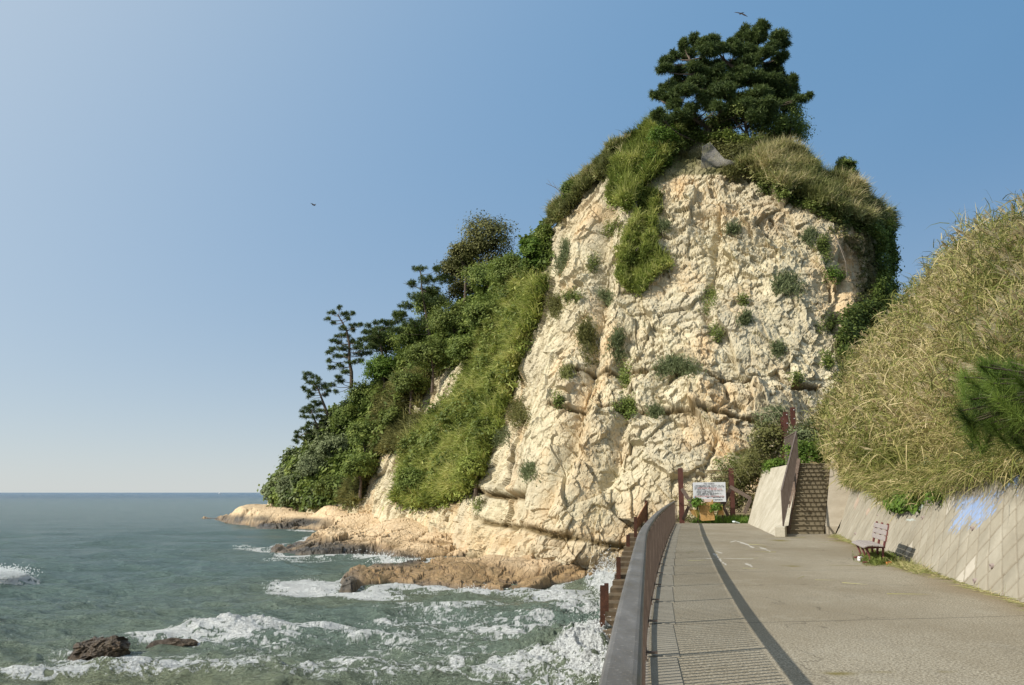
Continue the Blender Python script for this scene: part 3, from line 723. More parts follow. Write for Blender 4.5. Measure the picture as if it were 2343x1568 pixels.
M_INK = NT('ink_black').fin((.05, .05, .055), .7); M_INKR = NT('ink_red').fin((.50, .09, .07), .7); M_BLUE = NT('board_corner_blue').fin((.42, .5, .66), .5)
Wd = (c1-c0).length; Hd = (c3-c0).length
def text(body, u, v, size, mat, name='lettering', align='LEFT', width=None):
    cu = bpy.data.curves.new('lettering', 'FONT'); cu.body = body; cu.size = size; cu.align_x = align; cu.offset = size*.012
    t = bpy.data.objects.new('tmp', cu); COL.objects.link(t); bpy.context.view_layer.update()
    me = bpy.data.meshes.new_from_object(t); bpy.data.objects.remove(t)
    if len(me.vertices) == 0: return
    co = np.zeros(len(me.vertices)*3, np.float32); me.vertices.foreach_get('co', co); co = co.reshape(-1, 3)
    if width: co[:, 0] *= width/max(co[:, 0].max(), 1e-3)
    right = (c1-c0).normalized(); up = (c3-c0).normalized()
    w = np.array(c0)+np.outer(u+co[:, 0], right)+np.outer(v+co[:, 1], up)+np.array([0, -.004, 0])
    me.vertices.foreach_set('co', w.astype(np.float32).ravel()); me.update()
    o = link(name, me, None, nb); o.location = -Vector(nb.location); me.materials.clear(); me.materials.append(mat)
lh = Hd
text('海のルールのお知らせ', Wd*.33, lh*.885, .125, M_INK, width=Wd*.33)
for k, (u, body, mt, wd) in enumerate([(.05, 'この地先海面は漁業権が設定されています。一般の方がアワビ、サザエ、なまこ、', M_INK, .90), (.04, 'たこなどの水産動植物やわかめなどの海藻類、ならびにうに、いせえびなど、貝類', M_INK, .92), (.04, '海藻で', M_INK, .09), (.04, 'また、免許がない水産物についても、', M_INK, .48), (.07, '１　水中銃やもりなど人に危害をおよぼすものを使用した場合、水中眼鏡、素もぐり', M_INK, .86), (.10, '器具を使用して、魚介類、海藻類を採ること。', M_INK, .54), (.07, '２　発火物、発煙物等を用いた漁具で魚介類を採ること。', M_INK, .80), (.07, '３　電気や集魚灯を使用して魚介類、海藻類を採ること。', M_INK, .64), (.40, '漁業協同組合', M_INK, .55)]):
    v = [.80, .735, .672, .612, .53, .465, .395, .325, .20][k]
    text(body, Wd*u, lh*v, .085, mt, width=Wd*wd)
text('許可を受けた者以外が採ることは固く禁止されています。', Wd*.14, lh*.672, .085, M_INKR, width=Wd*.60)
text('取り扱いは禁止となっております。', Wd*.54, lh*.612, .085, M_INKR, width=Wd*.36)
text('違反した方は漁業法により処罰されることがありますので注意してください。', Wd*.04, lh*.25, .085, M_INKR, width=Wd*.92)
text('漁業協同組合', Wd*.52, lh*.075, .075, M_INK, width=Wd*.38)
P = Parts().add([c0+Vector((.01, -.005, .01)), c0+Vector((.30, -.005, .012)), c0+Vector((.01, -.005, .34))], [(0, 1, 2)]); P.build('corner_mark', M_BLUE, nb)
# rusty board panels propped under the notice
m = NT('rusty_chipboard'); n = m.noise(24, 4, .7); M_OSB = m.fin(m.ramp(n, [(.3, (.20, .10, .035)), (.5, (.40, .235, .08)), (.7, (.55, .36, .15))]), .9, m.bump(n, .01))
m = NT('faded_plastic'); M_PLAS = m.fin((.55, .43, .38), .5)
def panel(name, pts, Ys, th_, mat, label, cat):
    q = [sg(x_, y_, Yv) for (x_, y_), Yv in zip(pts, Ys)]; n_ = len(q); t_ = Vector((0, th_, 0))
    o = Parts().add(q+[v_+t_ for v_ in q], [tuple(range(n_)), tuple(range(2*n_-1, n_-1, -1))]+[(i, i+n_, (i+1) % n_+n_, (i+1) % n_) for i in range(n_)]).build(name, mat)
    return tag(o, label, cat)
panel('chipboard_sheet', [(705, 1450), (1020, 1430), (970, 930), (610, 1060)], [45.75, 45.75, 46.02, 46.02], .03, M_OSB, 'upright orange brown chipboard sheet propped under the middle of the white board', 'board')
panel('chipboard_sheet', [(480, 1300), (700, 1440), (625, 1180), (390, 1160)], [45.95, 45.9, 46.0, 46.0], .03, M_OSB, 'orange brown chipboard sheet lying against the left fence post foot', 'board')
panel('chipboard_sheet', [(1090, 1300), (1250, 1310), (1200, 1070), (1130, 1100)], [46.0, 46.0, 46.15, 46.15], .03, M_OSB, 'narrow brown chipboard piece right of the upright sheet in the weeds', 'board')
panel('plastic_strip', [(735, 990), (985, 990), (965, 922), (712, 922)], [45.99, 45.99, 46.03, 46.03], .012, M_PLAS, 'pale pink plastic strip across the bottom edge of the white board', 'strip')

# ================================================================== STAIRS, RAMP WALL, STAIR RAILING
M_STAIR = concmat('stair_concrete', (.16, .13, .085), (.34, .29, .20), 2.5); M_RAMP = concmat('ramp_concrete', (.36, .325, .25), (.56, .52, .42), .9)
st = empty('staircase', (11.6, 34.5, 0), 'steep concrete staircase climbing from the promenade to the cliff path', 'stairs')
NS = 16; L0 = Vector((10.92, 34.45, 0)); L1 = Vector((13.02, 39.0, 0)); Ri = .18; wdt = Vector((1.30, -.05, 0))
for i in range(NS):
    a = L0.lerp(L1, i/NS); b = L0.lerp(L1, 1)+Vector((.8, 1.6, 0)); z1 = Ri*(i+1)
    a2 = L0.lerp(L1, (i+1)/NS)
    q = [a, a+wdt, a2+wdt+Vector((0.03, .05, 0)), a2+Vector((0.03, .05, 0))]; V = [(v.x, v.y, 0 if k < 1 else z1) for k in range(2) for v in q]
    P = Parts().add(V, [(3, 2, 1, 0), (4, 5, 6, 7), (0, 1, 5, 4), (1, 2, 6, 5), (2, 3, 7, 6), (3, 0, 4, 7)])
    nz_ = Vector((-.02, -.035, 0)); V = [(v.x, v.y, z) for z in (z1-.035, z1+.004) for v in (a+nz_, a+wdt+nz_, a+wdt+Vector((0, .05, 0)), a+Vector((0, .05, 0)))]
    P.add(V, [(3, 2, 1, 0), (4, 5, 6, 7), (0, 1, 5, 4), (1, 2, 6, 5), (2, 3, 7, 6), (3, 0, 4, 7)])
    P.build('step', M_STAIR, st)
q = [L1+Vector((.04, .06, 0)), L1+wdt+Vector((.04, .06, 0)), L1+wdt+Vector((1.2, 4, 0)), L1+Vector((.5, 4, 0))]
Parts().add([(v.x, v.y, z) for z in (0, Ri*NS-.004) for v in q], [(3, 2, 1, 0), (4, 5, 6, 7), (0, 1, 5, 4), (1, 2, 6, 5), (2, 3, 7, 6), (3, 0, 4, 7)]).build('landing', M_STAIR, st)
M_STRING = concmat('stringer_concrete', (.12, .08, .06), (.24, .18, .14), 3)
def incl(a, b, w, h0, h1, name, mat, par):   # sloped upright slab between plan points a (low) and b (high)
    d_ = (Vector((b[0]-a[0], b[1]-a[1], 0))).normalized(); s_ = Vector((d_.y, -d_.x, 0))*w
    V = []
    for p, hh_ in ((a, h0), (b, h1)):
        for sx in (0, 1):
            for z_ in (0, hh_): V.append((p[0]+s_.x*sx, p[1]+s_.y*sx, z_))
    return Parts().add(V, [(0, 2, 3, 1), (4, 5, 7, 6), (0, 1, 5, 4), (2, 6, 7, 3), (1, 3, 7, 5), (0, 4, 6, 2)]).build(name, mat, par)
_dv = L1-L0
for k in range(4):
    a = L0+_dv*(k/4.)+Vector((-.19, -.03, 0)); b = L0+_dv*((k+1)/4.)+Vector((-.19, -.03, 0))-_dv.normalized()*.04
    incl(a, b, .16, .28+2.88*k/4., .28+2.88*(k+1)/4.-.05, 'stringer', M_STRING, st)
M_PAR = concmat('parapet_concrete', (.26, .22, .16), (.42, .37, .29), 2)
R0 = L0+wdt; R1 = L1+wdt
pa_, pb_v = R0+Vector((.03, -.1, 0)), R1+Vector((.03, 0, 0)); dd_ = (pb_v-pa_).normalized(); s2 = Vector((dd_.y, -dd_.x, 0)); V = []
for p, h_ in ((pa_, .30), (pb_v, 3.05)):
    for o_, z_ in ((0, 0), (.34, 0), (.34+.47*h_, h_), (0, h_)): V.append(tuple(p+s2*o_+Vector((0, 0, z_))))
Parts().add(V, [(0, 3, 2, 1), (4, 5, 6, 7), (0, 1, 5, 4), (1, 2, 6, 5), (2, 3, 7, 6), (3, 0, 4, 7)]).build('parapet', M_PAR, st)
# battered ramp wall left of the stairs
F0, F1 = Vector((9.72, 32.3, 0)), Vector((12.4, 46.1, 0)); TT = [Vector((10.15, 32.75, .36)), Vector((10.78, 34.2, .33)), Vector((12.86, 38.9, 2.93)), Vector((13.25, 43.2, 2.86)), Vector((13.3, 46.1, 2.8))]
nn_ = 120; V = []; F = []
tl = [0, .1, .5, .82, 1]
def topl(t):
    for i in range(4):
        if t <= tl[i+1]+1e-9: return TT[i].lerp(TT[i+1], (t-tl[i])/(tl[i+1]-tl[i]))
Gr = np.array([[list(F0.lerp(F1, t).lerp(topl(t), w_)) for t in np.linspace(0, 1, nn_)] for w_ in np.linspace(0, 1, 40)])
Gr[..., 0] += (.012*fbm(Gr.reshape(-1, 3)*1.5, 4, 71)).reshape(40, nn_)
rw = empty('ramp_wall', tuple(F0), 'smooth sloping concrete wall with pale streaks left of the staircase', 'concrete wall')
m = NT('ramp_face'); n1 = m.noise(1.3, 6, .6); n2 = m.noise(3.2, 5, .7, m.map((4, 4, .5), (0, 0, .3)))
c = m.ramp(n1, [(.3, (.34, .305, .23)), (.7, (.50, .46, .37))]); c = m.mix(m.ramp(n2, [(.58, 0.), (.70, .75)]), c, (.72, .70, .64))
c = m.mix(m.ramp(m.noise(30, 3), [(.35, .4), (.5, 0.)]), c, (.22, .19, .14))
m.fin(c, .9, m.bump(n1, .01), .15)
me = gridmesh('face', Gr, None); fo = link('face', me, m.m, rw); fo.location = -Vector(rw.location)
Parts().box((9.95, 32.5, .17), (.38, .5, .38), Matrix.Rotation(-.4, 3, 'Z'), .02).build('end_block', M_RAMP, rw)
M_SRAIL = rustmat('stair_rail_brown', (.10, .075, .062), (.17, .135, .115), .6, 4)
sr = empty('stair_railing', (10.3, 33.2, .3), 'brown barred railing climbing beside the staircase over the ramp wall', 'railing')
H0, H1, H2 = Vector((10.26, 33.15, 1.66)), Vector((12.98, 39.3, 4.34)), Vector((13.62, 43, 4.28))
Parts().bar(H0, H1, .07, .06, bev=.01).bar(H1+Vector((.01, .05, 0)), H2, .06, .05, bev=.01).build('handrail', M_SRAIL, sr)
B0, B1 = H0-Vector((0, 0, 1.28)), H1-Vector((0, 0, 1.28))
Parts().bar(B0, B1, .04, .04).bar(B1, H2-Vector((0, 0, 1.28)), .04, .04).build('bottom_rail', M_SRAIL, sr)
for t in (0, .333, .667, 1): p = H0.lerp(H1, t); Parts().bar(p-Vector((0, 0, 1.42)), p, .05, .05).build('post', M_SRAIL, sr)
Parts().bar(H2-Vector((0, 0, 1.42)), H2, .05, .05).build('post', M_SRAIL, sr)
for k in range(1, 54):
    p = H0.lerp(H1, k/54.); Parts().bar(p-Vector((0, 0, 1.27)), p, .018, .018).build('baluster', M_SRAIL, sr)
for k in range(1, 30):
    p = H1.lerp(H2, k/30.); Parts().bar(p-Vector((0, 0, 1.27)), p, .018, .018).build('baluster', M_SRAIL, sr)
# three steel posts above the stairs
for (cx, ct, Yp, wv_, lab) in ((1345, 150, 44.5, .21, 'tallest of the three red brown steel posts above the stair railing'), (1270, 200, 44.8, .21, 'broad middle one of the three red brown steel posts above the stair railing'), (1235, 250, 45.6, .11, 'thin left one of the three red brown steel posts above the stair railing')):
    q = atY((2450+cx/2.85)/1.6116, (1450+ct/2.85)/1.6116, Yp)
    e = empty('steel_post', (q[0], Yp, 1.5), lab, 'steel post', 'red brown steel posts by the stairs')
    channel(Parts(), Vector((q[0], Yp, 1.5)), Vector((q[0], Yp, q[2])), wv_, .16).build('beam', M_POSTR, e)
    for k in range(3):
        z_ = q[2]-.14-.45*k; Parts().box((q[0]+.04, Yp-.09, z_), (.045, .03, .045), None, .008).build('bolt', M_BOARD, e)

# ================================================================== BLOCK RETAINING WALL ON THE RIGHT
BAT, WH = .5, 2.15
segL = np.concatenate([[0], np.cumsum(np.hypot(*np.diff(WF, axis=0).T))])
def wallpt(s): return np.interp(s, segL, WF[:, 0]), np.interp(s, segL, WF[:, 1])
sv = np.concatenate([np.arange(0, 20, .08), np.arange(20, segL[-1], .028)]); tv = np.linspace(0, 1, 84)*WH*math.hypot(1, BAT)
SS, TV = np.meshgrid(sv, tv); bx, by = wallpt(SS); dxs = np.interp(SS, segL, np.convolve(np.pad(np.gradient(WF[:, 0], segL), 1, 'edge'), [.25, .5, .25], 'valid')); nrm = np.hypot(dxs, 1)
px_, py_ = 1/nrm, -dxs/nrm            # horizontal direction the wall leans (right)
zf = TV/math.hypot(1, BAT)
a_ = SS/.64+TV/.60; b_ = SS/.64-TV/.60
ga = np.abs(a_-np.round(a_)); gb = np.abs(b_-np.round(b_)); g = np.minimum(ga, gb)
blk = _h(np.round(a_-.5).astype(int), np.round(b_-.5).astype(int), 0*a_.astype(int), 3)
pw = np.stack([bx, by, zf], -1).reshape(-1, 3)
off = -.028*sstep(.055, .015, g)+.012*(blk-.5)+.008*fbm(pw*4, 4, 81).reshape(g.shape)
hole = np.zeros(g.shape)
Gwl = np.stack([bx+px_*(zf*BAT-off), by+py_*(zf*BAT-off), zf], -1)
wpx, wpy = proj(Gwl)
fp = Gwl.reshape(-1, 3)
def blob(cx, cy, rx, ry, sh=0): return np.exp(-(((wpx-cx)+(wpy-cy)*sh)/rx)**2-((wpy-cy)/ry)**2)
ns_ = fbm(fp*np.array([3, 3, 6]), 4, 83, .65).reshape(g.shape); nv_ = fbm(fp*np.array([1.2, 1.2, 14]), 3, 84, .6).reshape(g.shape)
blue = np.maximum.reduce([blob(2210, 1185, 26, 34, .7), blob(2250, 1165, 30, 42, .6), blob(2225, 1150, 40, 25, .5)*.8, blob(2325, 1095, 8, 40)*.8, blob(2285, 1130, 10, 26, .8)*.9])
strk = fbm(np.stack([a_.ravel()*9, b_.ravel()*1.6, 0*a_.ravel()], 1), 4, 88, .65).reshape(g.shape)
blue = np.maximum(sstep(.42, .7, blue*(.9+3.4*strk))*.9, sstep(.3, .9, blue)*.10)
whit = np.maximum.reduce([(_h(np.round(a_-.5).astype(int), np.round(b_-.5).astype(int), 0*a_.astype(int), 9) > .975)*(g > .07)*.8, blob(2275, 1105, 9, 20, .6)*.8])
whit = np.clip(whit*(1+.5*ns_), 0, 1)*(whit > .4)
cyan = sstep(.5, .7, np.maximum.reduce([blob(2105, 1163, 8, 16, .5), blob(2085, 1190, 14, 4), blob(2120, 1140, 8, 10)])*(1+ns_))
redd = sstep(.5, .7, np.maximum.reduce([blob(1960, 1150, 5, 22, .3), blob(2030, 1130, 5, 22, .4), blob(1985,1170,4,12,.3)])*(1+1.4*ns_))
paintc = np.zeros(g.shape+(3,)); amt = np.zeros(g.shape)
for msk, cc, o in ((whit, (.66, .61, .53), .5), (cyan, (.55, .66, .66), .45), (redd, (.56, .36, .28), .35), (blue, (.22, .34, .60), .8)):
    k_ = (msk > .05); paintc[k_] = cc; amt = np.maximum(amt*(1-k_), msk*o)
m = NT('block_wall'); n1 = m.noise(1.1, 6, .62); n2 = m.noise(16, 5, .7)
c = m.ramp(n1, [(.28, (.225, .205, .16)), (.5, (.315, .288, .228)), (.72, (.40, .37, .30))])
c = m.mix(m.attr('tone').outputs['Fac'], c, (.30, .265, .20)); c = m.mix(m.ramp(n2, [(.3, .4), (.5, 0.)]), c, (.27, .235, .175))
c = m.mix(m.attr('joint').outputs['Fac'], c, (.17, .14, .10)); c = m.mix(m.attr('streak').outputs['Fac'], c, (.17, .15, .115))
ac = m.attr('graffiti'); c = m.mix(m.attr('amt').outputs['Fac'], c, ac.outputs['Color'])
m.fin(c, .92, m.bump(n2, .008, .8), .15)
stre = np.clip(sstep(.35, 1.0, TV/tv[-1]+.5*nv_-.1)*.5, 0, 1)*(ns_ > -.4)
at = {'tone': ('POINT', (blk*.5).ravel()), 'joint': ('POINT', (sstep(.055, .015, g)*(.55+.4*sstep(-.3, .3, ns_))).ravel()), 'streak': ('POINT', stre.ravel()), 'amt': ('POINT', amt.ravel()), 'graffiti': ('POINT', paintc.reshape(-1, 3))}
me = gridmesh('retaining_wall', Gwl, at)
rtw = tag(link('retaining_wall', me, m.m), 'leaning concrete block wall with a diamond joint pattern and faded blue graffiti', 'retaining wall')
# weep pipes in the wall are its parts
M_PIPE = NT('weep_pipe').fin((.33, .27, .25), .6)
for cx, cy in ((2112, 1186), (2226, 1210), (2118, 1296), (2232, 1330), (2270, 1296), (1958, 1222), (2010, 1180)):
    i = np.argmin((wpx-cx)**2+(wpy-cy)**2); r_, c_ = np.unravel_index(i, wpx.shape); p = Vector(Gwl[r_, c_]); p = Vector((p.x, p.y, p.z))
    dr = Vector((-1, .2, -.1)).normalized(); Pp = Parts(); nsg = 12; V = []; F = []
    ux = Vector((0, 0, 1)); uy = dr.cross(ux).normalized(); ux = uy.cross(dr)
    for rad, o_ in ((.042, -.05), (.042, .035), (.030, .035), (.030, -.05)):
        for k in range(nsg): an = 2*math.pi*k/nsg; V.append(p+dr*o_+(ux*math.cos(an)+uy*math.sin(an))*rad)
    for q_ in range(3):
        for k in range(nsg): F.append((q_*nsg+k, q_*nsg+(k+1) % nsg, q_*nsg+nsg+(k+1) % nsg, q_*nsg+nsg+k))
    Pp.add(V, F).build('weep_pipe', M_PIPE, rtw)

# ================================================================== BENCH
M_BW = woodmat('bench_wood', (.20, .17, .155), (.42, .38, .36), (14, 2, 14)); M_BR = rustmat('bench_red_brown', (.10, .03, .035), (.20, .07, .06), .5, 8)
M_BE = rustmat('bench_end_paint', (.13, .045, .04), (.24, .10, .09), .6, 14)
bd = Vector((.2515, .968, 0)).normalized(); bs = Vector((bd.y, -bd.x, 0))      # along the wall, and towards the wall
bo = Vector((7.97, 20.0, 0)); BL = 2.05
bn = empty('park_bench', tuple(bo+bd*BL/2), 'weathered wooden slat bench with red brown iron legs against the block wall', 'bench')
Mb = Matrix((bs, bd, Vector((0, 0, 1)))).transposed()
def bp(a, b, z): return bo+bs*a+bd*b+Vector((0, 0, z))
for k, (a, z, tl_) in enumerate([(.05, .385, .35), (.16, .415, .05), (.275, .41, -.03), (.39, .405, -.03)]):
    o = Parts().box(bp(a, BL/2, z), (.105, BL, .038), Mb @ Matrix.Rotation(-tl_, 3, 'Y'), .008).build('seat_slat', M_BW, bn)
for k, (a, z) in enumerate([(.505, .56), (.535, .685), (.565, .81)]):
    Parts().box(bp(a, BL/2, z), (.035, BL, .112), Mb @ Matrix.Rotation(.22, 3, 'Y'), .008).build('back_slat', M_BW, bn)
for t in (.10, .5, .9):
    b = BL*t; P = Parts()
    P.bar(bp(.05, b, .352), bp(.50, b, .375), .05, .045); P.bar(bp(.47, b, .36), bp(.60, b, .90), .05, .05, bev=.008)
    P.tube([bp(.10, b, .34), bp(.13, b, .25), bp(.17, b, .12), bp(.12, b, .04), bp(.0, b, .02)], [.03, .026, .024, .024, .026], 8)
    P.tube([bp(.46, b, .36), bp(.44, b, .2), bp(.47, b, .08), bp(.58, b, .02)], [.03, .028, .026, .026], 8); P.build('leg', M_BR, bn)
for b in (-.004, BL+.004):
    for a, z in ((.505, .56), (.535, .685), (.565, .81)): Parts().box(bp(a, b, z), (.034, .008, .11), Mb @ Matrix.Rotation(.22, 3, 'Y')).build('end_paint', M_BE, bn)
# paper and can litter by the bench
M_PAPER = NT('white_paper').fin((.85, .82, .86), .6)
q = Vector(onZ((3100+482/6.534)/1.6116, (1880+1250/6.534)/1.6116, 0)); P = Parts().box((q.x, q.y, .06), (.12, .09, .10), Matrix.Rotation(.3, 3, 'Z') @ Matrix.Rotation(.15, 3, 'X'), .012)
tag(P.build('paper_carton', M_PAPER), 'small white crumpled carton on the ground by the bench leg', 'litter')
q = Vector(onZ((3100+1110/6.534)/1.6116, (1880+1330/6.534)/1.6116, 0)); P = Parts().tube([(q.x, q.y, .035), (q.x+.11, q.y+.03, .04)], [.032, .032], 12)
tag(P.build('drink_can', NT('orange_can').fin((.6, .22, .07), .4)), 'small orange can lying in the dry weeds by the bench', 'litter')
q = sg(1530, 1450, 45.7); P = Parts().box((q.x, 45.7, .06), (.42, .2, .08), Matrix.Rotation(.5, 3, 'Z') @ Matrix.Rotation(.25, 3, 'Y'), .03)
tag(P.build('plastic_bag', NT('pale_bag').fin((.66, .76, .74), .5)), 'pale crumpled plastic bag lying in the grass before the fence', 'litter')

# ================================================================== SEA STEPS AND RUSTY POSTS BELOW THE RAILING
M_RUST = rustmat('dark_rust', (.035, .017, .012), (.12, .05, .028), .85, 8); M_WSTEP = rustmat('wet_step_concrete', (.045, .035, .025), (.19, .14, .085), .45, 2.5)
def seapt(y, off, z): return Vector((railx(min(y, 45.3))+(y-45.3)*.2*(y > 45.3)-off, y, z))
ss = empty('sea_steps', tuple(seapt(38, 1.5, -2)), 'dark wet concrete steps running down beside the sea wall into the surf', 'steps')
nst = 15
for i in range(nst):
    ya, yb_ = 31.8+(48-31.8)*i/nst, 31.8+(48-31.8)*(i+1)/nst; z1 = -2.9+(2.5)*i/nst
    V = [tuple(seapt(yv, o_, z_)) for z_ in (-7, z1) for yv, o_ in ((ya, 2.55), (ya, .2), (yb_, .2), (yb_, 2.55))]
    Parts().add(V, [(3, 2, 1, 0), (4, 5, 6, 7), (0, 1, 5, 4), (1, 2, 6, 5), (2, 3, 7, 6), (3, 0, 4, 7)]).build('step', M_WSTEP, ss)
V = [tuple(seapt(yv, o_, z_)) for z_ in (-7, -3.08) for yv, o_ in ((29.6, 2.6), (29.6, .2), (31.8, .2), (31.8, 2.6))]
Parts().add(V, [(3, 2, 1, 0), (4, 5, 6, 7), (0, 1, 5, 4), (1, 2, 6, 5), (2, 3, 7, 6), (3, 0, 4, 7)]).build('platform', M_WSTEP, ss)
def rpost(px, pb, pt, Y, lab, w=.15):
    a = atY(px, pb, Y); b = atY(px, pt, Y); P = Parts(); channel(P, Vector(a)-Vector((0, 0, .25)), Vector(b), w, w*.9)
    return tag(P.build('rusty_post', M_RUST, None, tuple(a)), lab, 'rusty post', 'rusty posts on the sea steps')
rpost(1378.5, 1424, 1340, 31.3, 'left post of the rusty pair at the foot of the sea steps', .16)
rpost(1387.5, 1410, 1335, 33.0, 'right post of the rusty pair at the foot of the sea steps', .15)
rpost(1415, 1346, 1275, 38.2, 'single rusty post halfway up the sea steps, above the spray', .17)
rpost(1437, 1284, 1224, 44, 'rusty post against the yellow cliff, between the railing and the shelf rock', .17)
rpost(1454, 1232, 1183, 46.4, 'shorter rusty post holding the near end of the rusty plate', .15)
rpost(1478.5, 1232, 1145, 48.5, 'tallest rusty post holding the far end of the rusty plate', .17)
a, b, c4, d4 = Vector(atY(1455, 1212, 46.5)), Vector(atY(1478, 1188, 48.4)), Vector(atY(1478, 1150, 48.4)), Vector(atY(1457, 1186, 46.5)); t_ = Vector((.04, 0, 0))
tag(Parts().add([a, b, c4, d4, a+t_, b+t_, c4+t_, d4+t_], [(0, 1, 2, 3), (7, 6, 5, 4), (0, 4, 5, 1), (1, 5, 6, 2), (2, 6, 7, 3), (3, 7, 4, 0)]).build('rusty_plate', rustmat('orange_rust', (.16, .06, .03), (.40, .20, .10), .9, 5)), 'orange rusted steel plate held between two posts at the cliff end', 'steel plate')

# ================================================================== SEA ROCKS, BOAT, BIRDS
m = NT('sea_rock'); n1 = m.noise(1.6, 8, .72); c = m.ramp(n1, [(.3, (.022, .016, .011)), (.55, (.085, .056, .03)), (.75, (.20, .14, .075))]); M_SROCK = m.fin(c, .38, m.bump(n1, .2, 1.), .5)
def searock(px, py, L, Wd_, Ht, rot, seed, lab):
    n = 90; u = np.linspace(0, 2*math.pi, n*2); v = np.linspace(.02, math.pi-.02, n); U, V_ = np.meshgrid(u, v)
    D_ = np.stack([np.cos(U)*np.sin(V_), np.sin(U)*np.sin(V_), np.cos(V_)], -1).reshape(-1, 3)
    a1, b1, c1 = facets(D_*1.6+seed, seed)[0], facets(D_*4+seed, seed+1)[0], facets(D_*9+seed, seed+2)[0]
    r = 1+.22*a1+.06*b1+.02*c1; q = D_*r[:, None]; q[-1] = q[-1]
    q = q.reshape(n, 2*n, 3); q[:, -1] = q[:, 0]; q = q.reshape(-1, 3)
    q[:, 2] += .25*q[:, 0]*(Ht/L)*2; q = q*np.array([L/2, Wd_/2, Ht])
    ca, sa = math.cos(rot), math.sin(rot); q[:, :2] = q[:, :2]@np.array([[ca, sa], [-sa, ca]])
    c = onZ(px, py); me = gridmesh('sea_rock', q.reshape(n, 2*n, 3), None, False, True)
    o = link('sea_rock', me, M_SROCK); o.location = (c[0], c[1], SEA-.05); return tag(o, lab, 'rock')
searock(226, 1494, 1.9, 1.4, .55, .1, 5, 'larger lumpy wet brown rock in the foam at the lower left')
searock(392, 1478, 1.8, .5, .27, .2, 16, 'long low dark rock in the foam right of the larger lump')
bt = empty('boat', tuple(onZ(503, 1129.3, SEA)), 'tiny white boat on the horizon left of the headland', 'boat')
bt.location = atY(503, 1128, 3600)*np.array([1, 1, 0])+np.array([0, 0, SEA])
bl = Vector(bt.location)
V = []; F = []
for i, (xx_, w_) in enumerate([(-6, .9), (-3, 1.6), (0, 1.8), (3, 1.5), (5.5, .8), (7.5, .05)]):
    V += [bl+Vector((xx_, -w_*.5, -.4)), bl+Vector((xx_, w_*.5, -.4)), bl+Vector((xx_, w_, 2+.12*i)), bl+Vector((xx_, -w_, 2+.12*i))]
for i in range(5):
    for k in range(4): F.append((i*4+k, i*4+(k+1) % 4, i*4+4+(k+1) % 4, i*4+4+k))
F += [(0, 1, 2, 3), (23, 22, 21, 20)]
M_WHITE = NT('boat_white').fin((.8, .8, .8), .4)
Parts().add(V, F).build('hull', M_WHITE, bt); Parts().box(bl+Vector((-1, 0, 3.6)), (5, 2.4, 2.6), None, .3).build('cabin', M_WHITE, bt)
Parts().bar(bl+Vector((1, 0, 4.5)), bl+Vector((1, 0, 9)), .5, .5).build('mast', M_WHITE, bt)
M_BIRD = NT('bird_feather'); M_BIRD = M_BIRD.fin(M_BIRD.ramp(M_BIRD.noise(6), [(.3, (.018, .013, .01)), (.7, (.05, .035, .028))]), .8)
def bird(name, Y, pts, body, lab, cat, k=15.62, ox=2650, oy=20):
    g_ = lambda x_, y_, dy=0: Vector(atY((ox+x_/k)/1.6116, (oy+y_/k)/1.6116, Y+dy))
    V = []; F = []
    for wing in pts:   # wing: list of (front x,y, back x,y, depth)
        o = len(V)
        for fx, fy, bx_, by_, dy in wing:
            a, b = g_(fx, fy, dy), g_(bx_, by_, dy-.10); n_ = Vector((0, .02, .012)); V += [a+n_, b+n_, b-n_, a-n_]
        for i in range(len(wing)-1):
            for q_ in range(4): F.append((o+i*4+q_, o+i*4+(q_+1) % 4, o+i*4+4+(q_+1) % 4, o+i*4+4+q_))
        F += [(o, o+1, o+2, o+3), (len(V)-1, len(V)-2, len(V)-3, len(V)-4)]
    P = Parts().add(V, F); P.tube([g_(x_, y_, dy) for x_, y_, r_, dy in body], [r_ for x_, y_, r_, dy in body], 10)
    o = P.build(name, M_BIRD, None, tuple(g_(body[1][0], body[1][1]))); return tag(o, lab, cat)
bird('black_kite', 88, [[(875, 393, 900, 402, .25), (1000, 385, 1010, 425, .15), (1120, 392, 1110, 445, .05), (1230, 412, 1205, 475, 0), (1290, 430, 1250, 500, 0)],
  [(1320, 425, 1270, 500, 0), (1400, 455, 1330, 510, -.05), (1480, 500, 1440, 575, -.15), (1570, 560, 1530, 610, -.2), (1640, 610, 1610, 632, -.25), (1675, 655, 1665, 656, -.3)], [(1290, 452, 1200, 480, 0), (1290, 500, 1212, 555, -.1)]],
  [(1480, 402, .008, .1), (1420, 412, .03, .08), (1370, 425, .045, .05), (1320, 445, .06, 0), (1270, 470, .05, 0), (1230, 505, .03, 0), (1215, 550, .012, -.05)], 'dark bird gliding with spread wings above the pine on the cliff top', 'bird')
bird('seagull', 120, [[(1150-6, 752-3, 1150-3, 754-3, 0), (1153, 751, 1154, 756, 0), (1157, 754, 1157, 758, 0)], [(1157, 754, 1157, 758, 0), (1162, 753, 1161, 757, 0), (1166, 752, 1165, 754, 0)]], [(1151, 756, .03, 0), (1154, 755, .09, 0), (1159, 757, .10, 0), (1163, 758, .03, 0)], 'tiny far bird alone in the open sky left of the cliff', 'bird', 1, 0, 0)
